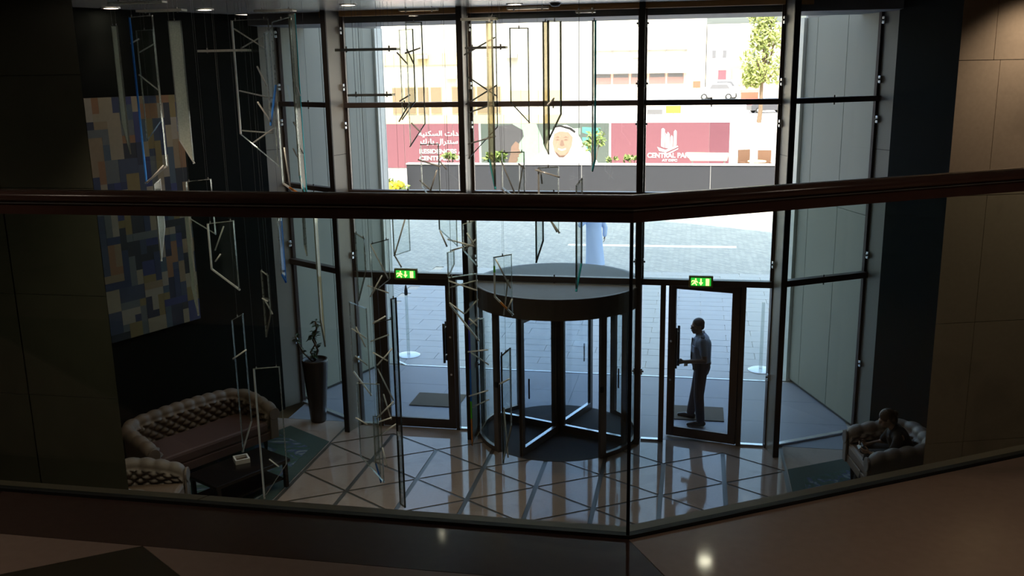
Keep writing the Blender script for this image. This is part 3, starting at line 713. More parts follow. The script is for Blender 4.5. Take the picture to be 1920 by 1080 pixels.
# right-hand white fence
fe = empty('site_fence', (5.6, 38, 0), label='pale corrugated site fence right of the maroon hoarding', cat='fence')
for i in range(9): MB().bx(3.86 + i * .6, 3.86 + i * .6 + .585, HY, HY + .05, 0, 2.42 + .02 * (i % 2)).build('fence_panel', P('pale fence sheet', (.52, .56, .55), .7) if i == 0 else bpy.data.materials['pale fence sheet'], fe)
for i in range(4): MB().bx(4.4 + i * 1.4, 4.46 + i * 1.4, HY - .06, HY, 0, 2.3).build('fence_post', M['coping'], fe)
tr = empty('market_awning', (2.5, 33, 0), label='cream tapered canvas stall awning before the maroon panel', cat='awning')
MB().prism([(1.72, 32.6, .98), (3.40, 32.6, .98), (3.48, 32.6, 1.28), (1.50, 32.6, 1.30)], (0, .9, 0)).build('canvas_top', M['canvas'], tr)
for x in (1.8, 3.3):
    for y in (32.7, 33.4): MB().tube([(x, y, 0), (x, y, .99)], .03, 8).build('post', M['coping'], tr)
def terrace_chair(x, y, rz, label):
    o = empty('terrace_chair', (x, y, 0), rz, label, 'chair', 'rattan chairs by the fence')
    MB().box((0, 0, .62), (.62, .6, .12)).build('seat', M['rattan'], o, local=True)
    MB().box((0, .28, .98), (.62, .07, .9)).build('backrest', M['rattan'], o, local=True)
    for a in (-.28, .28):
        MB().box((a, 0, .85), (.06, .6, .06)).build('armrest', M['rattan'], o, local=True)
        for b in (-.27, .27): MB().box((a, b, .30), (.05, .05, .60)).build('leg', M['rattan'], o, local=True)
    return o
terrace_chair(5.15, 33.0, 0, 'brown rattan chair behind the charcoal wall, right one'); terrace_chair(4.35, 33.3, .5, 'brown rattan chair behind the charcoal wall, left one')
tb = empty('terrace_table', (4.75, 32.2, 0), label='round cream topped terrace table beside the rattan chairs', cat='table')
MB().lathe([(0, .98), (.42, .98), (.42, 1.03), (0, 1.03)], (4.75, 32.2, 0), 20).build('tabletop', M['canvas'], tb)
MB().tube([(4.75, 32.2, 0), (4.75, 32.2, .98)], .05, 8).build('pedestal', M['coping'], tb)
# buildings
def building(name, label, boxes):
    o = empty(name, (sum(b[0] + b[1] for b in boxes[:1]) / 2, boxes[0][2], 0), label=label, cat='building')
    for b in boxes: MB().bx(b[0], b[1], b[2], b[3], b[4], b[5]).build(b[6], M[b[7]], o)
    return o
Y = 70
bs = [(-60, -9.0, Y, Y + 14, 0, 12.5, 'wall', 'whitewall'), (-60, -18.0, Y - .15, Y, 5.7, 6.7, 'cream_band', 'cream'), (-60, -9.0, Y - .12, Y, .0, 1.3, 'plinth_band', 'cream'), (-14.7, -9.0, Y - .12, Y, 2.4, 3.4, 'cream_band', 'cream')]
B1 = building('arcade_building', 'long white and cream building with tan window bays behind the left hoarding', bs)
for x0, x1 in ((-25.1, -20.35), (-19.6, -15.0)):
    for i in range(4):
        a = x0 + (x1 - x0) * i / 4 + .06; b = x0 + (x1 - x0) * (i + 1) / 4 - .06
        f_ = MB().bx(a, b, Y - .1, Y + .02, 1.45, 3.8).build('window', M['cream'], B1)
        MB().bx(a + .06, b - .06, Y - .13, Y - .1, 2.5, 3.75).build('pane', M['tanglass'], f_)
        MB().bx(a + .06, b - .06, Y - .13, Y - .1, 1.5, 2.2).build('pane', M['tanglass'], f_)
for x, z in ((-22, 6.45), (-14, 6.4), (-19.5, 4.7)): MB().bx(x - .5, x + .5, Y - .5, Y, z - .2, z + .1).build('awning_box', M['coping'], B1)
Y = 150
bs = [(-52, 3.0, Y, Y + 16, 0, 17, 'wall', 'whitewall'), (-15.4, 0, Y - .4, Y, 7.7, 7.85, 'roof_edge', 'coping'), (-15.4, 0, Y - 1.2, Y, 3.95, 4.15, 'balcony_slab', 'whitewall')]
B2 = building('white_apartment_block', 'long white flat roofed block with a balcony strip in the centre distance', bs)
for i in range(5):
    a = -15.2 + i * 3.0
    f_ = MB().bx(a, a + 2.7, Y - .05, Y + .02, 2.2, 4.0).build('window', M['pinkshop'], B2); MB().bx(a + .15, a + 2.55, Y - .1, Y - .05, 3.3, 3.95).build('pane', M['greyglass'], f_)
    MB().bx(a + 2.75, a + 2.85, Y - .2, Y, 4.2, 7.6).build('downpipe', M['coping'], B2)
MB().bx(-8.9, -7.4, Y - .3, Y, 6.5, 7.1).build('vent_box', M['coping'], B2)
bs = [(3.1, 40, Y - 2, Y + 14, 0, 11.5, 'wall', 'whitewall'), (6.9, 12.2, Y - 2.3, Y - 2, 1.0, 5.0, 'shopfront', 'pinkshop')]
B3 = building('white_shop_house', 'white house with small square windows and a pink shopfront on the right', bs)
for x in (1.6, 5.68, 10.2):
    if x < 3.1: x = 4.0
    f_ = MB().bx(x - .7, x + .7, Y - 2.12, Y - 2, 6.1, 7.6).build('window', M['white'], B3); MB().bx(x - .05, x + .55, Y - 2.2, Y - 2.12, 6.2, 7.4).build('pane', M['greyglass'], f_)
MB().bx(5.0, 6.3, Y - 2.1, Y - 2, 2.7, 4.3).build('maroon_shutter', M['maroon'], B3)
for x in (7.9, 9.6, 11.2): MB().bx(x - .65, x + .65, Y - 2.4, Y - 2.3, 1.9, 4.5).build('shop_window', M['cream'], B3)
MB().bx(-70, -53, 140, 160, 0, 20).build('wall_distant', M['cream'], kind='structure') if 0 else MB().bx(-80, -53, 140, 160, 0, 20).build('distant_block', M['cream'], label='cream block at the far left end of the white buildings', cat='building')
# cars
def car(name, x, y, rz, L, H, mat, label):
    o = empty(name, (x, y, 0), rz, label, 'car'); W = L * .4
    pr_ = [(-.5, .18), (-.5, .55), (-.46, .62), (-.30, .66), (-.20, .97), (-.12, 1.0), (.28, 1.0), (.36, .96), (.47, .62), (.5, .55), (.5, .18)]
    MB().prism([(a * L, -W / 2, b * H) for a, b in pr_], (0, W, 0)).build('body', M[mat], o, local=True, bevel=.06)
    for sy in (-1, 1): MB().prism([(-.18 * L, sy * W / 2, .67 * H), (-.12 * L, sy * W / 2, .92 * H), (.27 * L, sy * W / 2, .92 * H), (.36 * L, sy * W / 2, .67 * H)], (0, sy * .02, 0)).build('side_window', M['greyglass'], o, local=True)
    for a in (-.32, .32):
        for sy in (-1, 1):
            wv = MB().tube([(a * L, sy * W / 2 - sy * .2, .18 * H + .02), (a * L, sy * W / 2 + sy * .03, .18 * H + .02)], .2 * H, 18).build('wheel', M['tyre'], o, local=True)
            MB().tube([(a * L, sy * W / 2 + sy * .03, .2 * H), (a * L, sy * W / 2 + sy * .05, .2 * H)], .11 * H, 12).build('hub', M['alu'], wv, local=True)
    return o
car('car', 4.6, 136, 0, 5.6, 2.5, 'carwhite', 'white estate car parked before the white shop house')
car('car', 5.4, 139.5, 0, 5.6, 2.9, 'carwhite', 'taller white car parked behind the other white car')
car('car', 9.6, 97, .3, 4.4, 1.6, 'cargrey', 'dark grey car at the right, beyond the site fence')
bw = empty('planter_bowl', (4.32, 23.6, 0), label='low dark tapered planter bowl at the edge of the sunlit road, under the handrail', cat='plant pot')
MB().lathe([(0, 0), (.12, 0), (.20, .06), (.42, .30), (.44, .40), (.40, .40), (.36, .34), (0, .34)], (4.32, 23.6, 0), 24).build('bowl', M['cargrey'], bw)
MB().lathe([(0, .335), (.37, .335), (.37, .35), (0, .36)], (4.32, 23.6, 0), 20).build('soil', M['soil'], bw)
def sign(name, x, y, z, wd, h, mat, label):
    o = empty(name, (x, y, 0), label=label, cat='sign'); MB().bx(x - wd / 2, x + wd / 2, y - .04, y + .04, z, z + h).build('board', M[mat], o); MB().tube([(x, y + .06, 0), (x, y + .06, z + h * .8)], .05, 8).build('post', M['coping'], o)
sign('street_sign', 7.6, 98, .9, 1.9, 1.3, 'red', 'red board on a post beyond the site fence'); sign('street_sign', 1.7, 120, 2.2, 1.0, .9, 'red', 'small pinkish red board in the sunlit distance')
sign('barrier_board', -.6, 91, .3, 1.6, .8, 'yellow', 'yellow barrier board above the maroon panel'); sign('barrier_board', -2.4, 87, .4, 1.6, .5, 'greyglass', 'dark grey barrier board beside the yellow one')
t = empty('tree', (5.9, 60, 0), label='light green tree beyond the fence at the right edge of the view', cat='tree')
def trunk(p, q, r): MB().tube([p, ((p[0] + q[0]) / 2 + .1, (p[1] + q[1]) / 2, (p[2] + q[2]) / 2), q], [r, r * .8, r * .5], 8).build('branch', M['bark'], t)
fo = MB()
trunk((6.2, 58, 0), (6.4, 58, 4.2), .2)
for k, (x, z, r) in enumerate(((6.3, 8.6, 1.1), (7.2, 7.2, 1.4), (6.0, 5.6, 1.3), (7.3, 4.9, 1.3), (6.4, 7.2, 1.2), (5.8, 4.4, .9), (7.0, 9.6, .9))):
    trunk((6.4, 58, 4.0), (x, 58, z), .09); leaves(fo, (x, 58, z), (r * .9, r, r * .8), 260, .24, seed=50 + k)
fo.build('foliage', P('pale sunlit leaf', (.30, .34, .10), .6, var=.4, scale=5), t, kind='stuff', recalc=False)
# crowd-control posts on the forecourt
SY = 3.66
for x, side in ((-3.46, 'left'), (3.26, 'right')):
    o = empty('stanchion', (x, SY, 0), label='clear stanchion post on a round base outside the %s door' % side, cat='stanchion', group='stanchions outside the doors')
    MB().lathe([(0, 0), (.23, 0), (.23, .012), (.20, .022), (.05, .03), (0, .03)], (x, SY, 0), 28).build('base', M['alu'], o, smooth=False)
    if side == 'left':
        MB().tube([(x, SY, .03), (x, SY, 1.28)], [.032, .028], 12).build('post', M['hoardclear'], o, smooth=True)
        MB().lathe([(.030, 1.22), (.036, 1.25), (.032, 1.32), (.014, 1.41), (0, 1.43)], (x, SY, 0), 14).build('finial', M['cap'], o, smooth=True)
    else:
        MB().tube([(x, SY, .03), (x, SY, 1.28)], [.032, .028], 12).build('post', M['hoardclear'], o, smooth=True)
for x, side in ((-2.2, 'left'), (2.12, 'right')):
    MB().bx(x - .42, x + .42, .92, 1.55, 0, .014).build('doormat', M['doormat'], label='brown rectangular doormat outside the %s door' % side, cat='doormat', group='doormats outside', bevel=.004)

# ================================================================== LOBBY FURNITURE
rl = empty('rug', (-4.3, -2.2, 0), label='large teal rug with pale swirls under the sofa on the left', cat='rug', group='teal rugs')
for sx, root in ((-1, rl), (1, None)):
    if root is None: root = empty('rug', (4.3, -2.2, 0), label='teal patterned rug under the armchair on the right', cat='rug', group='teal rugs')
    pts = [(3.36, -.80), (4.22, -.27), (5.0, -1.9), (5.6, -3.7), (3.36, -3.7)]
    MB().poly([(sx * x, y) for x, y in pts], 0, .010).build('border', M['rugborder'], root)
    cx, cy = 4.2, -2.2
    MB().poly([(sx * (cx + (x - cx) * .78), cy + (y - cy) * .80) for x, y in pts], .010, .016).build('field', M['rug'], root)
def tufted(root, L, D, hb, ha, mat, seatmat, nu, nv, base=.20, legs=True, ears=True):
    # U-shaped tufted back and arms (local: front is -y), seat cushion, plinth, legs
    r = .26; th = .15; pts = []
    path = [(-L / 2, -D / 2)]; K = 8
    for k in range(K + 1): t = math.pi - k * math.pi / 2 / K; path.append((-L / 2 + r + r * math.cos(t), D / 2 - r + r * math.sin(t)))
    for k in range(K + 1): t = math.pi / 2 - k * math.pi / 2 / K; path.append((L / 2 - r + r * math.cos(t), D / 2 - r + r * math.sin(t)))
    path.append((L / 2, -D / 2))
    P_ = [Vector(p) for p in path]; cum = [0]
    for a, b in zip(P_, P_[1:]): cum.append(cum[-1] + (b - a).length)
    T = cum[-1]
    def at(s):
        s = max(0, min(T, s))
        for i in range(len(P_) - 1):
            if s <= cum[i + 1] + 1e-9:
                f_ = (s - cum[i]) / (cum[i + 1] - cum[i]); d = (P_[i + 1] - P_[i]).normalized(); return P_[i] + (P_[i + 1] - P_[i]) * f_, Vector((d.y, -d.x))
    NU, NV = nu * 8, nv * 8 + 12
    inner = []; vs = []; fs = []; cols = NU + 1
    def ht(u): return ha + (hb - ha) * (math.sin(math.pi * u) ** .55)
    rows = []
    for j in range(NV + 1):
        row = []
        for i in range(NU + 1):
            u = i / NU; p, n = at(u * T); h = ht(u); v = j / NV
            z0 = base + .16
            if v < .72:
                q = v / .72; z = z0 + (h - .09 - z0) * q
                a, b = u * nu, q * nv
                # diamond tufting: depth falls towards the button lattice
                da = abs(((a + b) % 1) - .5) * 2; db = abs(((a - b) % 1) - .5) * 2
                dep = .060 * (1 - max(da, db) ** 2.2)
                off = .02 + dep + .03 * q
                row.append(Vector((p.x + n.x * (off), p.y + n.y * off, z)))
            else:
                t = (v - .72) / .28 * math.pi * 1.05; rr = .085
                flute = .020 * abs(math.sin(u * nu * math.pi))
                cz = h - .085; cx_ = -.045
                o_ = cx_ + (rr + flute) * math.cos(t - .15); z = cz + (rr + flute) * math.sin(t - .15)
                row.append(Vector((p.x + n.x * o_, p.y + n.y * o_, z)))
        rows.append(row)
    back = []
    for zf in (.9, .5, 0):
        row = []
        for i in range(NU + 1):
            u = i / NU; p, n = at(u * T); h = ht(u); z = base + (h - .12 - base) * zf; row.append(Vector((p.x - n.x * .10, p.y - n.y * .10, z)))
        rows.append(row)
    row = []
    for i in range(NU + 1):
        u = i / NU; p, n = at(u * T); row.append(Vector((p.x + n.x * .03, p.y + n.y * .03, base)))
    rows.append(row); mb = MB(); nr = len(rows)
    flat = [v for r_ in rows for v in r_]
    for j in range(nr):
        for i in range(NU):
            j2 = (j + 1) % nr; fs.append((j * cols + i, j * cols + i + 1, j2 * cols + i + 1, j2 * cols + i))
    fs.append(tuple(j * cols for j in range(nr))); fs.append(tuple(j * cols + NU for j in range(nr - 1, -1, -1)))
    mb.add(flat, fs).build('tufted_back', mat, root, smooth=True, local=True)
    bt = MB()
    for a in range(nu):
        for b in range(nv + 1):
            s = (a + (.5 if b % 2 else 0.0)) / nu
            if s <= .02 or s >= .98 or b in (0, nv): continue
            p, n = at(s * T); h = ht(s); z = base + .16 + (h - .09 - base - .16) * b / nv * 1.0
            bt.ell((p.x + n.x * .045, p.y + n.y * .045, z), .011, 6, 4)
    bt.build('buttons', mat, root, local=True, kind='stuff')
    for sx in (-1, 1):
        # rolled arm front: scroll facing
        mb = MB(); c = Vector((sx * (L / 2 + .045), -D / 2 - .012, ha - .085))
        mb.tube([c, c + Vector((0, -.03, 0))], .092, 18)
        mb.prism([(sx * (L / 2 - .035), -D / 2 - .005, base), (sx * (L / 2 + .10), -D / 2 - .005, base), (sx * (L / 2 + .10), -D / 2 - .005, ha - .1), (sx * (L / 2 - .035), -D / 2 - .005, ha - .1)], (0, -.03, 0))
        mb.build('arm_front', mat, root, local=True, bevel=.008)
    MB().box((0, -.04, base + .19), (L - .10, D - .06, .17)).build('seat_cushion', seatmat, root, local=True, bevel=.04)
    MB().box((0, -.02, base + .05), (L - .02, D - .02, .12)).build('seat_rail', seatmat, root, local=True, bevel=.01)
    for sx in (-1, 1):
        for y in (-D / 2 + .06, D / 2 - .06):
            MB().lathe([(0, 0), (.018, 0), (.022, .03), (.036, base - .03), (.036, base), (0, base)], (sx * (L / 2 - .08), y, 0.012), 10).build('leg', M['wood'], root, local=True)
sf = empty('sofa', (-4.83, -1.90, .006), R(62), label='long taupe tufted sofa with rolled arms against the black wall', cat='sofa')
tufted(sf, 1.85, .78, .86, .66, M['velvet'], M['seat'], 18, 3)
ac = empty('armchair', (-4.46, -3.95, .006), R(105), label='pale tufted armchair in the lower left corner, beside the coffee table', cat='armchair', group='tufted armchairs')
tufted(ac, .80, .76, .84, .66, M['chairpale'], M['velvet'], 12, 3, .24)
ac2 = empty('armchair', (4.55, -1.30, .006), R(-82), label='pale tufted armchair on the right with a seated woman in it', cat='armchair', group='tufted armchairs')
tufted(ac2, .84, .78, .84, .66, M['chairpale'], M['velvet'], 12, 3, .24)
ct = empty('coffee_table', (-3.82, -2.75, .016), R(62), label='low black lacquered coffee table on the teal rug before the sofa', cat='table')
MB().box((0, 0, .385), (1.15, .66, .05)).build('tabletop', M['wood'], ct, local=True, bevel=.008)
MB().box((0, 0, .12), (1.0, .52, .03)).build('lower_shelf', M['wood'], ct, local=True, bevel=.004)
for a in (-.52, .52):
    for b in (-.28, .28): MB().box((a, b, .18), (.05, .05, .36)).build('leg', M['wood'], ct, local=True)
bk = empty('brochure_box', (-3.86, -2.60, .426), R(38), label='small white framed box standing on the black coffee table', cat='box')
for a, b, c, d in ((0, -.085, .19, .022), (0, .085, .19, .022)): MB().box((a, b, .03), (c, d, .06)).build('side', M['paper'], bk, local=True)
for a in (-.085, .085): MB().box((a, 0, .03), (.022, .15, .06)).build('side', M['paper'], bk, local=True)
MB().box((0, 0, .012), (.15, .15, .02)).build('inside', M['hair2'], bk, local=True)
vx = (-3.86, .02)
va = empty('planter_vase', (vx[0], vx[1], 0), label='tall dark brown planter pot standing beside the left fins', cat='plant pot')
MB().lathe([(0, 0), (.115, 0), (.125, .02), (.15, .35), (.185, .75), (.205, 1.0), (.205, 1.04), (.185, 1.04), (.175, .98), (0, .98)], (vx[0], vx[1], 0), 32).build('pot', M['vase'], va, smooth=True)
MB().lathe([(0, .97), (.178, .97), (.178, 1.0), (0, 1.01)], (vx[0], vx[1], 0), 24).build('soil', M['soil'], va)
pl = empty('potted_plant', (vx[0], vx[1], 1.0), label='twisted leafy house plant growing in the tall brown pot', cat='plant')
for k, (pts, r) in enumerate((([(0, 0, 1.0), (.06, .02, 1.18), (.0, -.02, 1.36), (.07, .0, 1.55), (.05, 0, 1.66)], .016), ([(0, .02, 1.0), (-.06, 0, 1.15), (.03, .03, 1.3), (-.02, .0, 1.46)], .014), ([(-.03, -.02, 1.0), (-.16, -.04, 1.14), (-.24, -.05, 1.3), (-.27, -.06, 1.42)], .012))):
    MB().tube([(vx[0] + a, vx[1] + b, c) for a, b, c in pts], r, 7).build('stem', M['bark'], pl, smooth=True)
lfm = MB(); rnd = random.Random(9)
for c, n in (((.06, 0, 1.62), 16), ((.03, 0, 1.45), 12), ((-.02, 0, 1.42), 12), ((.0, 0, 1.1), 22), ((-.25, -.05, 1.36), 10), ((-.15, -.04, 1.16), 8), ((.05, 0, 1.25), 8)):
    for k in range(n):
        a = rnd.uniform(0, 6.28); e = rnd.uniform(-.4, .9); L = rnd.uniform(.07, .13)
        p = Vector((vx[0] + c[0], vx[1] + c[1], c[2] + rnd.uniform(-.05, .05))); d = Vector((math.cos(a) * math.cos(e), math.sin(a) * math.cos(e), math.sin(e))); s_ = d.cross(Vector((0, 0, 1))).normalized() * L * .28
        lfm.add([p, p + d * L * .5 + s_, p + d * L + Vector((0, 0, -.02)), p + d * L * .5 - s_], [(0, 1, 2), (0, 2, 3)])
lfm.build('foliage', M['leafdark'], pl, kind='stuff', recalc=False)
# painting of coloured rectangles on the left wall
pd = Vector((.36, .93)).normalized(); pn = Vector((pd.y, -pd.x)); pc = Vector((-5.74, -2.43)) + pn * .02
ar = empty('painting', (pc.x, pc.y, 1.95), label='tall abstract painting of blue and ochre rectangles on the black wall', cat='painting')
AW, AZ0, AZ1 = 1.50, 1.95, 5.20
def onwall(u, o): q = pc + pd * u + pn * o; return (q.x, q.y)
MB().poly([onwall(0, 0), onwall(AW, 0), onwall(AW, .03), onwall(0, .03)], AZ0, AZ1).build('canvas', P('painting ground', (.08, .075, .06), .8), ar)
cols = [(0.013, 0.023, 0.064), (0.009, 0.013, 0.032), (0.192, 0.141, 0.077), (0.218, 0.186, 0.122), (0.192, 0.096, 0.038), (0.038, 0.064, 0.09), (0.008, 0.009, 0.013), (0.16, 0.122, 0.038), (0.083, 0.096, 0.096), (0.026, 0.038, 0.07), (0.23, 0.205, 0.16), (0.019, 0.026, 0.102)]
pm = [P('paint %d' % i, c, .7, var=.1, scale=15) for i, c in enumerate(cols)]
rnd = random.Random(21); G = 15; H_ = 32; grid = [[None] * G for _ in range(H_)]; blocks = MB(); nb = 0
for y in range(H_):
    for x in range(G):
        if grid[y][x] is None:
            wd, hh = rnd.choice(((1, 3), (2, 1), (3, 1), (1, 2), (2, 2), (1, 1), (2, 3), (1, 4), (3, 2), (4, 1)))
            while wd > 1 and (x + wd > G or any(grid[y][x + i] for i in range(wd))): wd -= 1
            hh = min(hh, H_ - y); k = rnd.randrange(len(cols))
            for j in range(hh):
                for i in range(wd): grid[y + j][x + i] = k + 1
            u0, u1 = x / G * AW, (x + wd) / G * AW; z0 = AZ0 + y / H_ * (AZ1 - AZ0); z1 = AZ0 + (y + hh) / H_ * (AZ1 - AZ0); e = .034 + .003 * rnd.random()
            blocks.poly([onwall(u0, .03), onwall(u1, .03), onwall(u1, e), onwall(u0, e)], z0, z1, mi=k); nb += 1
blocks.build('colour_blocks', pm, ar, kind='stuff')

# ---- exit signs, ceiling downlights, smoke detector
def exitsign(x0, x1, side, n):
    z0, z1 = 2.395, 2.565; y = -.10
    o = empty('exit_sign', ((x0 + x1) / 2, y, z0), label='lit green emergency exit sign above the %s door' % side, cat='exit sign', group='exit signs')
    MB().bx(x0, x1, y, y + .06, z0, z1).build('housing', M['exitcase'], o, bevel=.008)
    MB().bx(x0 + .03, x1 - .03, y - .004, y, z0 + .03, z1 - .025).build('lit_face', M['greenface'], o)
    W = x1 - x0; f = y - .009; zc = (z0 + z1) / 2
    def sh(pts, nm): MB().prism([(x0 + a * W, f, zc + b) for a, b in pts], (0, .004, 0)).build(nm, M['exityel'], o)
    sh([(.84, -.05), (.84, .05), (.70, .05), (.70, -.05)], 'door_symbol')
    sh([(.47, .05), (.53, .05), (.53, -.005), (.59, -.005), (.50, -.05), (.41, -.005), (.47, -.005)], 'arrow_symbol')
    MB().ell((x0 + .285 * W, f, zc + .042), (.012, .003, .012), 10, 6).build('head_symbol', M['exityel'], o)
    sh([(.20, .025), (.33, .022), (.38, -.005), (.35, -.012), (.30, .004), (.28, -.018), (.34, -.03), (.33, -.052), (.30, -.05), (.30, -.036), (.23, -.022), (.14, -.045), (.12, -.036), (.19, -.008), (.22, .01), (.15, .012), (.13, -.008), (.11, -.004), (.13, .024)], 'runner_symbol')
exitsign(-2.44, -2.08, 'left', 1); exitsign(1.94, 2.28, 'right', 2)
def downlight(x, y, label, power=0., color=(1, .80, .60), size=R(80), r=.085, can=False):
    o = empty('downlight', (x, y, CEIL), label=label, cat='ceiling light', group='recessed ceiling downlights')
    MB().lathe([(r, -.001), (r + .03, -.001), (r + .03, -.014), (r, -.014)], (x, y, CEIL), 24, closed=True).build('trim_ring', M['lamprim'], o)
    MB().lathe([(0, -.004), (r, -.004), (r, -.009), (0, -.009)], (x, y, CEIL), 24).build('lens', M['paper' if can else 'lamp'], o)
    if power:
        l = bpy.data.lights.new('downlight_lamp', 'SPOT'); l.energy = power; l.color = color; l.spot_size = size; l.spot_blend = .8; l.shadow_soft_size = .06
        q = bpy.data.objects.new('downlight_lamp', l); COL.objects.link(q); q.parent = o; q.location = (0, 0, -.03)
downlight(-2.45, -1.44, 'ceiling downlight left of the second fin, nearest the left window bay', 28, size=R(168))
downlight(-5.36, -2.15, 'ceiling downlight at far left above the painting', 6)
downlight(-4.50, -1.34, 'ceiling downlight above the vase side of the black wall', 6)
downlight(-.43, -.60, 'ceiling downlight above the revolving door', 28, size=R(168))
downlight(4.75, -5.35, 'ceiling downlight washing the warm stone wall on the right', 24, size=R(110), can=True)
downlight(6.0, -5.0, 'second ceiling downlight washing the right stone wall, farther right', 24, size=R(110), can=True)
downlight(-2.6, -5.6, 'ceiling downlight lighting the hanging glass, left one of the pair', 95, size=R(95))  # lamp out of view, added so glass edges and rods show brighter
downlight(.2, -5.7, 'ceiling downlight lighting the hanging glass, right one of the pair', 95, size=R(95))  # second added lamp for the hanging glass, also out of view
downlight(-5.2, -7.2, 'ceiling downlight washing the dark stone wall on the left', 8, size=R(120))  # weak fill lamp added because the left stone rendered black
downlight(2.15, -6.8, 'warm ceiling downlight mirrored as a bright spot in the mezzanine floor', 9, size=R(100), r=.05)
downlight(.05, -6.7, 'small ceiling downlight over the atrium, left of the mirrored one', 6, r=.018)
downlight(-.8, -12.2, 'ceiling downlight over the mezzanine floor on the left', 7, size=R(120))  # weak lamp out of view, added to put a highlight on the left rail
downlight(3.6, -11.6, 'warm ceiling downlight over the mezzanine floor on the right', 9, size=R(110))
sd = empty('smoke_detector', (.11, -.56, CEIL), label='dark smoke detector on the ceiling above the revolving door', cat='smoke detector')
MB().lathe([(0, 0), (.07, 0), (.07, -.02), (.05, -.045), (0, -.05)], (.11, -.56, CEIL), 20).build('body', M['cap'], sd, smooth=True)
MB().lathe([(.07, -.001), (.085, -.001), (.085, -.008), (.07, -.008)], (.11, -.56, CEIL), 20, closed=True).build('base_ring', M['lamprim'], sd)

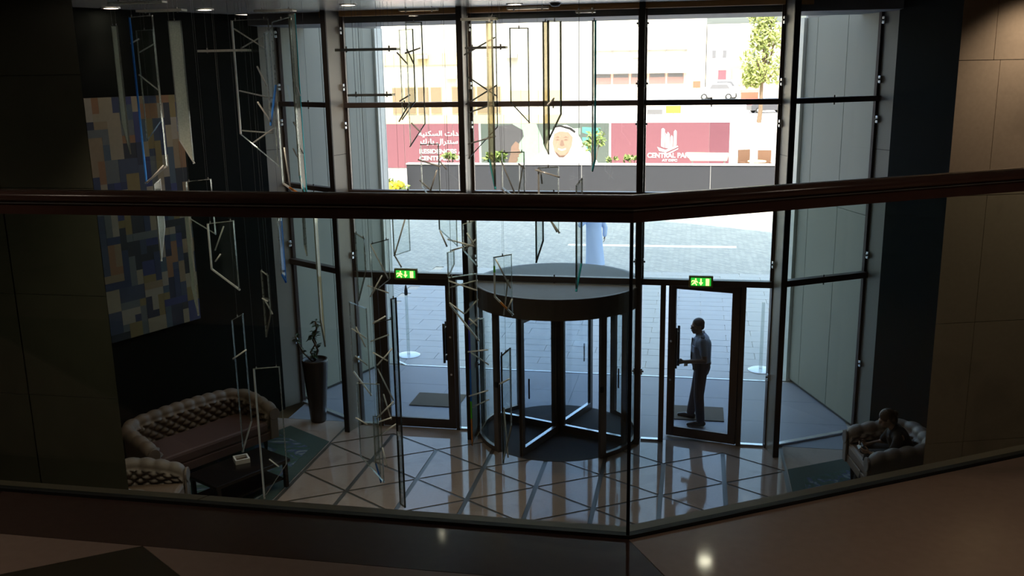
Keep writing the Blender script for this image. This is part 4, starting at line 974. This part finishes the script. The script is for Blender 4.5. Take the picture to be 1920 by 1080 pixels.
BLADES = [
('frosted narrow glass blade with pointed tip, leftmost over the painting', -4.6, -0.075, -3.837, -3.682, 5.977, 5.968, 4.694, 5.009, 'nnnn', 'f', []),
('tall glass blade with blue left edge, over the painting', -4.9, 0, -3.402, -3.149, 6.033, 6.045, 4.6, 4.424, 'bnnw', 'c', [(0.08, 4.434, 0.87, 4.611)]),
('small clear glass panel with crossed rods, inside the blue-edged blade', -4.2, 0, -3.774, -3.576, 5.939, 5.945, 5.017, 4.792, 'nnnn', 'c', [(-0.32, 5.806, 0.17, 5.852), (0.03, 5.717, 0.95, 5.801), (-0.04, 5.489, 1.05, 5.321)]),
('frosted olive glass blade with slanted tip, beside the painting top', -4.5, 0, -3.226, -3.084, 6.01, 6.012, 4.586, 4.826, 'nnnw', 'f', []),
('large glass blade with glowing white left edge and crossed rods', -4.4, 0, -2.597, -2.197, 6.004, 6.01, 4.552, 4.882, 'wnnn', 'c', [(0.08, 5.921, 0.9, 5.718), (0.21, 5.734, 0.93, 5.872), (0.09, 5.316, 0.97, 5.238), (0.04, 4.915, 0.91, 4.887), (0.35, 4.79, 0.96, 4.94)]),
('slim glass blade with bright blue lower edge, beside the crossed-rod blade', -5.2, 0.075, -1.845, -1.835, 5.839, 5.9, 5.376, 5.015, 'nnnb', 'c', [(-1.31, 5.547, -0.36, 5.378), (-1.17, 5.235, 0.36, 5.03)]),
('glass blade ending in an orange-lit slanted base, left of the fin', -5.0, 0, -1.894, -1.696, 5.948, 5.995, 4.32, 4.446, 'nnnw', 'c', [(0.24, 4.797, 0.4, 4.421), (0.02, 4.446, 0.57, 4.36)]),
('very long thin glass blade with teal tip crossing the top rail of side window', -4.1, 0.075, -2.08, -2.076, 6.063, 6.075, 4.097, 4.428, 'nntt', 'f', [(-0.17, 5.421, 0.75, 5.248), (-0.12, 4.986, 0.63, 4.876), (-0.1, 4.755, 0.66, 4.655), (-0.48, 4.721, 0.56, 4.56)]),
('wide dark glass panel with thin top edge, just above handrail on the left', -4.3, 0, -3.309, -3.017, 4.379, 4.409, 3.811, 3.979, 'nnnn', 'c', []),
('glass panel with bright left and bottom edges, below the handrail on black wall', -4.7, 0, -2.889, -2.59, 3.999, 4.036, 3.302, 3.52, 'wnnw', 'c', [(0.21, 3.606, 0.43, 3.686), (0.18, 3.717, 0.58, 3.969)]),
('bright narrow glass blade along the right edge of the painting', -5.1, -0.075, -2.936, -2.806, 4.179, 4.208, 3.152, 3.396, 'nnwn', 'f', []),
('short white glass spike in front of the painting', -3.9, 0.075, -3.892, -3.897, 4.307, 4.349, 3.804, 3.434, 'wnww', 'f', []),
('small narrow glass blade with pointed foot, alone on the black wall', -4.6, -0.075, -2.421, -2.278, 3.483, 3.468, 3.05, 2.761, 'nnnn', 'c', [(0.09, 3.188, 0.86, 3.19), (0.05, 3.154, 1.05, 3.058)]),
('tall slender glass frame above the right end of the sofa', -5.3, 0, -2.388, -2.264, 3.157, 3.226, 2.117, 1.782, 'nnnw', 'c', [(-0.12, 2.766, 1.09, 2.865)]),
('tall glass blade with white left edge, in front of the sofa', -4.5, 0, -2.614, -2.308, 2.394, 2.432, 1.315, 0.881, 'wnnn', 'c', [(0.36, 1.364, 0.71, 1.283)]),
('narrow glass blade with blue tip, beside the left column', -4.9, 0.075, -1.987, -2.015, 4.183, 4.16, 3.431, 3.547, 'nnbb', 'c', []),
('thin short glass spike over the lower side window', -4.5, -0.075, -1.967, -1.88, 4.084, 4.108, 3.658, 3.739, 'nnnn', 'c', []),
('textured long glass blade hanging above the tall vase', -5.3, 0.075, -1.442, -1.474, 4.25, 4.227, 2.901, 3.21, 'nnnn', 'f', []),
('dark narrow glass blade on the left fin, beside the exit sign', -4.6, -0.075, -1.37, -1.22, 3.901, 3.87, 3.528, 3.183, 'nnnn', 'c', []),
('open glass frame with one diagonal rod, left of the left exit sign', -4.2, 0, -1.33, -1.128, 3.726, 3.781, 3.354, 3.192, 'ndnn', 'c', [(0.03, 3.726, 0.92, 3.359), (-0.3, 3.271, 0.85, 3.197), (-0.12, 3.156, 0.58, 3.392)]),
('glass frame with zigzag rods and slanted base, on the left fin above the floor', -4.0, 0, -1.678, -1.481, 3.044, 2.973, 1.967, 2.239, 'nnnw', 'c', [(0.09, 2.743, 0.93, 2.634), (0.15, 2.42, 0.85, 2.315), (0.35, 2.763, 0.85, 2.536)]),
('dark glass frame crossed with white rods, over the left door stile', -4.7, 0, -1.169, -0.954, 3.006, 3.063, 2.168, 2.01, 'nddn', 'c', [(0.04, 3.006, 0.68, 3.088), (-0.17, 2.807, 0.77, 2.888), (-0.03, 2.701, 0.68, 2.617), (0.11, 2.52, 0.83, 2.183), (0.15, 2.566, 0.95, 2.755), (0.34, 2.247, 0.67, 1.972)]),
('lower glass frame with crossed rods, closest to the floor by the left door', -5.0, 0, -1.263, -1.023, 2.467, 2.468, 1.413, 1.682, 'nnnn', 'c', [(-0.09, 2.105, 0.41, 2.038), (0.77, 2.094, 1.55, 2.285), (0.93, 2.074, 1.48, 2.127), (0.9, 1.926, 1.62, 2.049), (1.02, 1.801, 1.19, 1.591)]),
('narrow glass blade with blue-lit tip, above the floor by the left door', -4.3, 0.075, -1.333, -1.338, 1.879, 1.822, 1.036, 1.325, 'nnnb', 'c', []),
('very long glass blade reaching down to the balcony edge by the left door', -6.2, -0.075, -0.484, -0.392, 3.631, 3.679, 1.803, 1.758, 'dddd', 'c', []),
('tall pale glass panel with slanted foot, leftmost against the outdoor glare', -4.6, 0, -0.796, -0.655, 5.865, 5.872, 5.2, 5.024, 'nndd', 'c', [(-0.16, 5.659, 0.55, 5.549), (-0.19, 5.201, 0.58, 5.261), (-0.22, 5.009, 0.63, 5.19)]),
('tall glass blade with dark right edge and slanted foot, over the maroon hoarding', -5.0, 0, -0.606, -0.451, 5.917, 5.914, 5.011, 4.797, 'nddd', 'c', [(-0.07, 5.642, 0.88, 5.686), (0.0, 5.68, 0.39, 5.547), (0.15, 5.021, 0.72, 4.934)]),
('large glass blade with white rods ladder, along the second fin', -4.4, 0, -0.197, 0.104, 5.946, 5.987, 4.941, 4.632, 'wndd', 'c', [(-0.05, 5.625, 0.97, 5.782), (-0.02, 5.43, 0.95, 5.236), (-0.04, 5.158, 0.99, 5.336), (-0.01, 5.076, 1.01, 5.175), (-0.0, 4.778, 0.92, 4.854)]),
('narrow amber-tinted glass blade with teal tip, beside the second fin', -5.4, -0.075, 0.213, 0.292, 5.889, 5.881, 4.473, 4.713, 'nddt', 'a', []),
('large plain glass panel with slanted foot, left of the advertised face', -4.8, 0, 0.308, 0.484, 5.852, 5.848, 4.999, 5.184, 'dddd', 'c', []),
('narrow amber glass blade, right of the plain glass panel', -4.3, -0.075, 0.525, 0.595, 5.926, 5.918, 4.672, 4.763, 'ddnn', 'a', []),
('wide glass panel with thin right edge, over the advertised white headscarf', -5.2, 0.075, 0.734, 0.824, 5.887, 5.887, 5.096, 4.88, 'dndd', 'c', [(-0.18, 5.183, 0.32, 5.237)]),
('thin dark glass strip with teal tip, in the middle of the centre window', -4.6, -0.075, 1.034, 1.077, 5.911, 5.904, 4.651, 4.526, 'ddtt', 'c', []),
('short glass frame with dark top edge, over the low dark wall on the left', -4.7, 0, -0.598, -0.414, 4.802, 4.807, 4.136, 4.393, 'nddn', 'c', [(-0.12, 4.655, 1.05, 4.589), (-0.13, 4.455, 0.48, 4.352), (0.48, 4.352, 0.87, 4.558), (0.97, 4.64, 1.36, 4.559)]),
('glass frame with a long white diagonal rod, over the low dark wall', -4.3, 0, 0.113, 0.342, 4.691, 4.696, 4.164, 4.338, 'nddn', 'c', [(-0.02, 4.612, 0.66, 4.233), (0.66, 4.233, 0.91, 4.55), (0.73, 4.581, 1.01, 4.529), (-0.04, 4.322, 0.31, 4.232)]),
('glass blade with a bright white crossbar, hanging through the handrail line', -4.9, 0, 0.572, 0.767, 4.604, 4.614, 3.991, 4.254, 'wdnw', 'c', [(-0.11, 4.584, 1.06, 4.517), (0.12, 4.584, 0.19, 4.452), (-0.02, 4.353, 0.29, 4.353), (0.38, 4.18, 0.89, 4.001)]),
('small dark glass sliver above the pale-robed man', -4.4, -0.075, 0.856, 0.932, 4.368, 4.459, 4.222, 4.137, 'nnnn', 'c', []),
('long glass blade with pale blue tip, left of the pale-robed man', -5.2, 0.075, 0.974, 1.004, 4.251, 4.229, 3.755, 3.531, 'dddt', 'c', []),
('narrow glass blade with pointed foot, over the paving left of the robed man', -4.6, -0.075, 0.486, 0.582, 4.146, 4.17, 3.877, 3.63, 'dddd', 'c', []),
('open glass frame with a leaning rod, over the paving above left exit sign', -5.1, 0, -0.78, -0.615, 4.217, 4.219, 3.84, 3.785, 'dnnn', 'c', [(0.85, 4.169, 0.08, 3.796), (0.02, 3.785, 0.4, 3.674)]),
('glass blade with dark left edge, left of the second fin at rail height', -5.4, 0, -0.247, -0.08, 4.269, 4.271, 3.948, 4.1, 'ddnn', 'c', [(0.08, 4.091, 0.44, 3.946)]),
('small blue-grey wedge of glass, left of the second fin', -4.0, 0.075, -0.532, -0.5, 3.627, 3.617, 3.472, 3.359, 'nnnn', 'c', []),
('ladder of white rods in a clear frame, over the right stile of left door', -4.6, 0, -0.389, -0.098, 3.479, 3.529, 2.828, 3.194, 'nnnw', 'c', [(0.02, 3.446, 1.01, 3.356), (0.01, 3.37, 1.01, 3.454), (0.02, 3.222, 0.55, 3.111), (0.55, 3.111, 1.0, 3.258), (0.7, 3.069, 1.01, 2.983), (0.69, 2.991, 1.04, 3.066)]),
('clear frame of crossed rods, on the second fin above the revolving door', -5.0, 0, -0.128, 0.004, 4.084, 4.127, 3.68, 3.831, 'nnnn', 'c', [(0.32, 4.004, 0.92, 3.874), (0.05, 3.831, 0.97, 3.945), (-1.1, 3.94, 0.92, 3.874), (-0.89, 3.828, 0.45, 3.883)]),
('glass frame with orange-lit base and green spark, before the revolving door drum', -5.3, 0, 0.223, 0.394, 3.837, 3.87, 3.295, 3.465, 'wdnw', 'c', [(0.15, 3.823, 0.93, 3.554), (0.49, 3.292, 0.76, 3.628), (0.73, 3.354, 1.0, 3.455)]),
('glass blade with rainbow left edge, at the left side of the revolving door', -4.3, 0, -0.273, -0.103, 2.963, 2.992, 1.859, 1.577, 'rnnn', 'c', [(-0.05, 2.623, 1.23, 2.655), (-0.05, 2.623, 1.21, 2.481), (-0.06, 2.136, 1.17, 2.211), (0.06, 2.0, 1.16, 2.099)]),
('slim glass frame with pointed foot, inside the revolving door view', -5.6, -0.075, 0.325, 0.44, 2.979, 3.104, 2.366, 1.945, 'ddnn', 'c', [(-0.04, 2.713, 1.02, 2.818), (0.03, 2.485, 0.39, 2.022)]),
]
BARS = [
('thick sparkling horizontal glass bar at the top, above the painting', -4.4, -3.904, -3.299, 6.2),
('horizontal glass bar just under the thick one, above the blue-edged blade', -4.8, -3.351, -2.868, 6.089),
('horizontal glass bar by the ceiling, at the top of the left fin', -4.3, -2.369, -1.96, 6.09),
('white horizontal glass bar across the black wall, beside the glowing blade', -4.6, -2.852, -2.331, 5.707),
('horizontal glass bar across the upper left window, upper of the two there', -5.6, -1.038, -0.493, 5.67),
('horizontal glass bar across the upper left window, lower of the two there', -4.9, -1.21, -0.778, 5.273),
('pale horizontal glass bar across the second fin near the ceiling', -5.2, -0.033, 0.279, 5.914),
('thin horizontal glass bar, second down beside the second fin', -4.7, -0.122, 0.261, 5.683),
('thin horizontal glass bar near the ceiling, left of the second fin', -4.4, -0.837, -0.467, 6.053),
('thin horizontal glass bar near the ceiling, right of the second fin', -4.2, 0.179, 0.573, 6.053),
('short white horizontal glass bar near the ceiling, in the centre window', -5.0, 0.939, 1.106, 5.965),
]

# ================================================================== HANGING GLASS SCULPTURES
EM = {'n': 'e_n', 'w': 'e_w', 'd': 'e_d', 'b': 'e_b', 't': 'e_t', 'r': 'e_r', 'g': 'e_g', 'o': 'e_o'}
for bi, (label, Yb, dl, x0, x1, zt0, zt1, zb1, zb0, st, pk, rods) in enumerate(BLADES):
    e0, e1 = Vector((x0, Yb - dl, 0)), Vector((x1, Yb + dl, 0))
    wapp = x1 - x0; wr = (e1 - e0).length; d = (e1 - e0).normalized(); n = Vector((-d.y, d.x, 0)); mid = (e0 + e1) / 2
    ztop = max(zt0, zt1)
    root = empty('glass_pendant', (mid.x, mid.y, ztop), label=label, cat='glass sculpture', group='hanging glass blades')
    def at(u, z, o=0.): q = mid + d * (u - .5) * wr + n * o; return Vector((q.x, q.y, z))
    c = [at(0, zt0), at(1, zt1), at(1, zb1), at(0, zb0)]
    th = .010
    MB().prism([p - n * th / 2 for p in c], n * th).build('pane', M['bladeglass' if pk == 'c' else ('frost' if pk == 'f' else 'amber')], root)
    for i, (a, b) in enumerate(((3, 0), (0, 1), (1, 2), (2, 3))):
        e = st[i]; k = {'w': .016, 'n': .0075, 'd': .009}.get(e, .014)
        if e == 'w' and wapp < .16: k = .012
        p, q = c[a], c[b]; t = (q - p).normalized(); s = n.cross(t).normalized()
        # keep the strip inside the outline of the pane
        cen = (c[0] + c[1] + c[2] + c[3]) / 4
        if (cen - p).dot(s) < 0: s = -s
        hs = n * (th / 2 + .0025)
        segs = [(p, q, e)]
        if e == 'r': segs = [(p, p.lerp(q, .22), 'o'), (p.lerp(q, .22), p.lerp(q, .36), 'g'), (p.lerp(q, .36), p.lerp(q, .62), 'b'), (p.lerp(q, .62), q, 'r')]
        if 'green spark' in label and i == 0: segs = [(p, p.lerp(q, .62), 'w'), (p.lerp(q, .62), p.lerp(q, .78), 'g'), (p.lerp(q, .78), q, 'n')]
        if 'orange-lit' in label and i == 3: segs = [(p, p.lerp(q, .3), 'w'), (p.lerp(q, .3), p.lerp(q, .7), 'o'), (p.lerp(q, .7), q, 'w')]
        for a_, b_, e_ in segs:
            MB().prism([a_ - hs, b_ - hs, b_ - hs + s * k, a_ - hs + s * k], hs * 2).build('edge', M[EM[e_]], root)
    for u in ((.12, .88) if wr > .2 else (.5,)):
        zz = zt0 + (zt1 - zt0) * u
        MB().tube([at(u, zz), at(u, CEIL)], .0011, 5).build('wire', M['wire'], root)
        MB().tube([at(u, zz - .01), at(u, zz + .018)], .006, 8).build('wire_clamp', M['alu'], root)
    for j, (u0, za, u1, zb) in enumerate(rods):
        o = .016 if j % 2 else -.016
        MB().tube([at(u0, za, o), at(u1, zb, o)], .0075, 7).build('rod', M['rod'], root, smooth=True)
for label, Yb, x0, x1, z in BARS:
    root = empty('glass_bar', ((x0 + x1) / 2, Yb, z), label=label, cat='glass sculpture', group='horizontal glass bars')
    MB().bx(x0, x1, Yb - .05, Yb + .05, z - .010, z + .010).build('bar', M['frost'], root)
    MB().bx(x0, x1, Yb - .054, Yb - .05, z - .011, z + .011).build('edge', M['rod'], root)
    for u in (.15, .85):
        x = x0 + (x1 - x0) * u
        MB().tube([(x, Yb, z), (x, Yb, CEIL)], .0011, 5).build('wire', M['wire'], root)
        MB().tube([(x, Yb, z - .02), (x, Yb, z + .03)], .008, 8).build('wire_clamp', M['alu'], root)

# ================================================================== PEOPLE
def head(mb, c, fwd, s=1., up=(0, 0, 1)):
    # c = centre of the skull; fwd = facing direction
    f = Vector(fwd).normalized(); u = Vector(up); r = f.cross(u).normalized(); u = r.cross(f)
    q = Matrix((r, f, u)).transposed(); c = Vector(c)
    def pt(x, y, z): return c + q @ Vector((x, y, z)) * s
    E = lambda p, rr, **k: mb.ell(pt(*p), tuple(v * s for v in rr), 16, 11, rot=q)
    E((0, -.012, .025), (.074, .094, .088)); E((0, .02, -.045), (.060, .070, .072)); E((0, .052, -.088), (.034, .034, .026))
    E((0, .082, .012), (.050, .018, .014)); E((0, .098, -.022), (.0125, .020, .020)); E((0, .088, -.002), (.009, .016, .026))
    for sx in (-1, 1):
        E((sx * .078, -.008, -.012), (.010, .020, .032)); E((sx * .042, .062, -.030), (.022, .022, .020)); E((sx * .030, .080, .000), (.013, .008, .008))
    E((0, .088, -.062), (.024, .011, .008)); E((0, .086, -.073), (.019, .010, .007))
    return pt, q
def hand(mb, wrist, d, palm, s=1., curl=.5, side=1):
    d = Vector(d).normalized(); pn = Vector(palm).normalized(); pn = (pn - d * pn.dot(d)).normalized(); sd = d.cross(pn) * side
    W = Vector(wrist); k = lambda a, b, c: W + d * a * s + sd * b * s + pn * c * s
    for b in (-.028, -.009, .010, .028): mb.cap(k(.0, b * .6, 0), k(.088, b, 0), .014 * s, .0115 * s, 8)
    for b, L in ((-.030, .060), (-.010, .078), (.010, .084), (.030, .074)):
        p = k(.090, b, 0); a = curl
        for i in range(3):
            l = L * (.42, .33, .25)[i]; dd = d * math.cos(a) + pn * math.sin(a); e = p + dd * l * s; mb.cap(p, e, (.0092 - .0008 * i) * s, (.0086 - .0008 * i) * s, 8); p = e; a += curl * .9
    p = k(.025, .032, .006); e = k(.058, .058, .024); mb.cap(p, e, .013 * s, .010 * s, 8); mb.cap(e, k(.088, .052, .044), .010 * s, .0085 * s, 8)
def person(name, loc, label): return empty(name, loc, label=label, cat='person')

# guard holding the open door, seen from the side
g = person('person', (2.14, .85, 0), 'uniformed guard in pale shirt and navy trousers holding the open door')
b = MB(); hc = (2.085, .80, 1.585); fw = (-.86, -.42, -.06)
hp, hq = head(b, hc, fw, 1.02)
b.cap((2.12, .82, 1.42), (2.10, .81, 1.53), .056, .054)
sL, sR = Vector((2.17, .645, 1.375)), Vector((2.17, .985, 1.375))
b.cap((2.16, .73, 1.34), (2.16, .90, 1.34), .10); b.cap((2.155, .815, 1.28), (2.16, .815, 1.0), .135, .125)
eL, wL = Vector((2.205, .555, 1.10)), Vector((1.885, .375, 1.135)); eR, wR = Vector((2.24, 1.02, 1.10)), Vector((2.02, .86, 1.00))
b.cap(sL, eL, .052, .040); b.cap(eL, wL, .040, .027); b.cap(sR, eR, .052, .040); b.cap(eR, wR, .040, .027)
hand(b, wL, (-.86, -.45, .05), (.40, -.88, 0), 1.0, .85, 1); hand(b, wR, (-.85, -.45, -.1), (.2, -.8, -.3), 1.0, .7, 1)
hipL, hipR = Vector((2.16, .73, .92)), Vector((2.16, .90, .92)); kL, kR = Vector((2.135, .70, .50)), Vector((2.09, .95, .51)); aL, aR = Vector((2.17, .68, .09)), Vector((2.02, 1.03, .09))
for h_, k_, a_ in ((hipL, kL, aL), (hipR, kR, aR)): b.cap(h_, k_, .085, .056); b.cap(k_, a_, .055, .038)
b.cap((2.16, .78, .95), (2.16, .86, .95), .12)
remesh(b, 'body', M['skin'], g, .0075, 3)
sh = MB()
sh.cap((2.16, .715, 1.335), (2.16, .915, 1.335), .118); sh.cap((2.15, .815, 1.29), (2.155, .815, 1.00), .158, .148); sh.cap((2.155, .815, 1.0), (2.16, .815, .945), .148, .140)
for s_, e_ in ((sL, eL), (sR, eR)): sh.cap(s_ + Vector((0, 0, .005)), s_.lerp(e_, .62), .068, .062)
sh.cap((2.13, .82, 1.40), (2.125, .818, 1.44), .072, .066)
remesh(sh, 'shirt', M['shirt'], g, .009, 4)
for sg, s_ in ((-1, sL), (1, sR)): MB().box((s_.x - .0, s_.y - sg * .03, s_.z + .075), (.06, .12, .014)).build('epaulette', M['navy'], g, bevel=.004)
MB().prism([(2.005, .80, 1.40), (2.005, .76, 1.40), (1.992, .755, 1.1), (1.995, .78, 1.05), (1.99, .81, 1.1)], (.02, 0, 0)).build('necktie', M['navy'], g)
MB().box((2.035, .70, 1.24), (.02, .10, .11), R(25)).build('breast_pocket', M['shirt'], g, bevel=.006)
tr_ = MB()
tr_.cap((2.16, .775, .955), (2.16, .865, .955), .135); tr_.cap((2.165, .815, .93), (2.165, .815, .88), .14, .125)
for h_, k_, a_ in ((hipL, kL, aL), (hipR, kR, aR)): tr_.cap(h_, k_, .103, .080); tr_.cap(k_, a_ + Vector((0, 0, .02)), .080, .066)
remesh(tr_, 'trousers', M['navy'], g, .009, 4)
MB().lathe([(.146, -.02), (.152, -.02), (.152, .02), (.146, .02)], (2.158, .815, 1.0), 24, closed=True).build('belt', M['shoe'], g)
MB().box((2.06, .64, .99), (.05, .05, .12), R(40)).build('radio', M['cap'], g, bevel=.008)
for a_, yaw in ((aL, R(8)), (aR, R(-12))):
    s_ = MB(); dx = Vector((-math.cos(yaw), -math.sin(yaw), 0)); p = Vector((a_.x, a_.y, .045))
    s_.cap(p + Vector((0, 0, .03)), p + dx * .02 + Vector((0, 0, .0)), .050, .046); s_.cap(p - dx * .04 - Vector((0, 0, .0)), p + dx * .10 - Vector((0, 0, .004)), .045, .043); s_.cap(p + dx * .10, p + dx * .185 - Vector((0, 0, .012)), .043, .032)
    remesh(s_, 'shoe', M['shoe'], g, .008, 3)
hm = MB(); hm.ell(hp(0, -.020, .040), (.083, .098, .088), 16, 11, rot=hq); hm.ell(hp(0, -.055, -.005), (.072, .055, .07), 14, 9, rot=hq)
cut = hm; remesh(hm, 'hair', M['hair'], g, .008, 2)
mo = MB(); mo.ell(hp(0, .093, -.052), (.026, .010, .006), 10, 6, rot=hq); mo.build('moustache', M['hair'], g, smooth=True)
for sx in (-1, 1): MB().ell(hp(sx * .031, .083, -.001), .010, 10, 7).build('eye', M['eye'], g, smooth=True)
pp = empty('paper_slip', (1.93, .80, .94), label='small white paper slip in the guard\'s lower hand', cat='paper')
MB().box((1.925, .80, .975), (.06, .004, .085), R(20)).build('sheet', M['paper'], pp)

# man in a pale blue robe walking away across the forecourt
q = person('person', (-.75, 12.46, 0), 'man in a long pale blue robe walking across the sunlit forecourt edge')
b = MB(); hc = (-.80, 12.47, 1.60); fw = (-.75, .60, -.05); hp, hq = head(b, hc, fw, 1.0)
b.cap((-.77, 12.47, 1.42), (-.79, 12.47, 1.52), .055)
b.cap((-.90, 12.40, 1.35), (-.60, 12.52, 1.35), .085); b.cap((-.75, 12.46, 1.28), (-.75, 12.46, .95), .14)
s1, e1, w1 = Vector((-.95, 12.40, 1.36)), Vector((-1.10, 12.30, 1.20)), Vector((-.97, 12.42, 1.47)); s2, e2, w2 = Vector((-.56, 12.53, 1.36)), Vector((-.44, 12.55, 1.10)), Vector((-.45, 12.50, .86))
b.cap(s1, e1, .05, .04); b.cap(e1, w1, .04, .028); b.cap(s2, e2, .05, .04); b.cap(e2, w2, .04, .028)
hand(b, w1, (.5, .1, .8), (.6, .4, -.2), 1., .6); hand(b, w2, (0, -.05, -1), (-1, 0, 0), 1., .35)
for x in (-.86, -.66): b.cap((x, 12.46, .92), (x, 12.44, .5), .08, .055); b.cap((x, 12.44, .5), (x, 12.46, .08), .055, .036)
remesh(b, 'body', M['skin'], q, .009, 3)
rb = MB(); rings = [(1.44, .08, .07), (1.40, .20, .11), (1.30, .235, .145), (1.1, .225, .15), (.85, .235, .17), (.5, .255, .19), (.2, .275, .205), (.06, .285, .215)]
vs = []; fs = []; ns = 28
for z, rx, ry in rings:
    for k in range(ns):
        t = 2 * math.pi * k / ns; fo_ = 1 + .035 * math.sin(t * 5 + z * 3) * (1.3 - z)
        vs.append((-.75 + rx * fo_ * math.cos(t) * .95 + .04 * (1 - z), 12.46 + ry * fo_ * math.sin(t), z))
for j in range(len(rings) - 1):
    for k in range(ns): fs.append((j * ns + k, j * ns + (k + 1) % ns, (j + 1) * ns + (k + 1) % ns, (j + 1) * ns + k))
fs.append(tuple(range(ns))); fs.append(tuple((len(rings) - 1) * ns + k for k in range(ns)))
rb.add(vs, fs); rb.cap(s1, e1, .085, .075); rb.cap(e1, e1.lerp(w1, .8), .075, .058); rb.cap(s2, e2, .085, .07); rb.cap(e2, e2.lerp(w2, .85), .07, .058)
remesh(rb, 'robe', M['robe'], q, .014, 5)
hm = MB(); hm.ell(hp(0, -.020, .035), (.083, .098, .090), 16, 11, rot=hq); remesh(hm, 'hair', M['hair'], q, .009, 2)
for x in (-.86, -.66): s_ = MB(); s_.cap((x + .02, 12.42, .04), (x - .10, 12.54, .032), .042, .034); remesh(s_, 'shoe', M['shoe'], q, .009, 2)

# woman leaning forward in the right armchair, looking at a phone
q = person('person', (4.6, -1.35, 0), 'seated woman in dark clothes leaning over a phone in the right armchair')
b = MB(); hc = (4.47, -1.44, 1.065); fw = (-.88, -.05, -.42); hp, hq = head(b, hc, fw, .98)
b.cap((4.56, -1.42, .93), (4.50, -1.435, 1.02), .050)
b.cap((4.62, -1.57, .86), (4.62, -1.26, .86), .075); b.cap((4.62, -1.41, .80), (4.76, -1.38, .50), .115, .13)
s1, e1, w1 = Vector((4.60, -1.60, .86)), Vector((4.50, -1.68, .60)), Vector((4.28, -1.56, .63)); s2, e2, w2 = Vector((4.60, -1.24, .86)), Vector((4.48, -1.14, .62)), Vector((4.27, -1.34, .66))
b.cap(s1, e1, .045, .036); b.cap(e1, w1, .036, .024); b.cap(s2, e2, .045, .036); b.cap(e2, w2, .036, .024)
hand(b, w1, (-.9, .25, .15), (.1, .8, .5), .95, .55, -1); hand(b, w2, (-.85, -.3, .1), (.1, -.8, .5), .95, .55, 1)
for y, ky in ((-1.50, -1.52), (-1.30, -1.27)):
    b.cap((4.74, y, .52), (4.30, ky, .55), .085, .06); b.cap((4.30, ky, .55), (4.24, ky, .10), .055, .036); b.cap((4.25, ky, .06), (4.07, ky, .045), .036, .028)
remesh(b, 'body', M['skin2'], q, .0075, 3)
dr = MB()
dr.cap((4.62, -1.55, .855), (4.62, -1.27, .855), .092); dr.cap((4.62, -1.41, .82), (4.76, -1.38, .52), .14, .155)
dr.cap(s1, s1.lerp(e1, .7), .062, .056); dr.cap(s2, s2.lerp(e2, .7), .062, .056)
dr.cap((4.60, -1.42, .90), (4.58, -1.42, .93), .075, .065)
for y, ky in ((-1.50, -1.52), (-1.30, -1.27)): dr.cap((4.76, y, .54), (4.30, ky, .565), .115, .092); dr.cap((4.30, ky, .56), (4.25, ky, .16), .092, .10)
dr.cap((4.70, -1.4, .52), (4.32, -1.4, .53), .11, .09)
remesh(dr, 'dress', M['blackcloth'], q, .010, 5)
hm = MB(); hm.ell(hp(0, -.022, .036), (.085, .100, .092), 16, 11, rot=hq); hm.ell(hp(0, -.075, -.03), (.075, .055, .085), 14, 9, rot=hq); hm.ell(hp(0, -.115, .02), (.045, .045, .045), 12, 8, rot=hq)
remesh(hm, 'hair', M['hair2'], q, .008, 2)
for sx in (-1, 1): MB().ell(hp(sx * .030, .081, -.001), .009, 10, 7).build('eye', M['eye'], q, smooth=True)
for y in (-1.52, -1.27): s_ = MB(); s_.cap((4.26, y, .05), (4.05, y, .042), .046, .036); remesh(s_, 'shoe', M['shoe'], q, .009, 2)
wd_ = (w1 - e1).normalized(); wc = e1.lerp(w1, .86)
MB().tube([wc - wd_ * .010, wc + wd_ * .010], .031, 16).build('wristwatch', M['gold'], q)
ph_ = empty('phone', (4.20, -1.45, .66), label='dark phone held in the seated woman\'s hands', cat='phone')
MB().box((4.175, -1.45, .675), (.075, .13, .010), rot=Euler((0, R(-40), 0)).to_matrix()).build('body', M['cap'], ph_, bevel=.003)
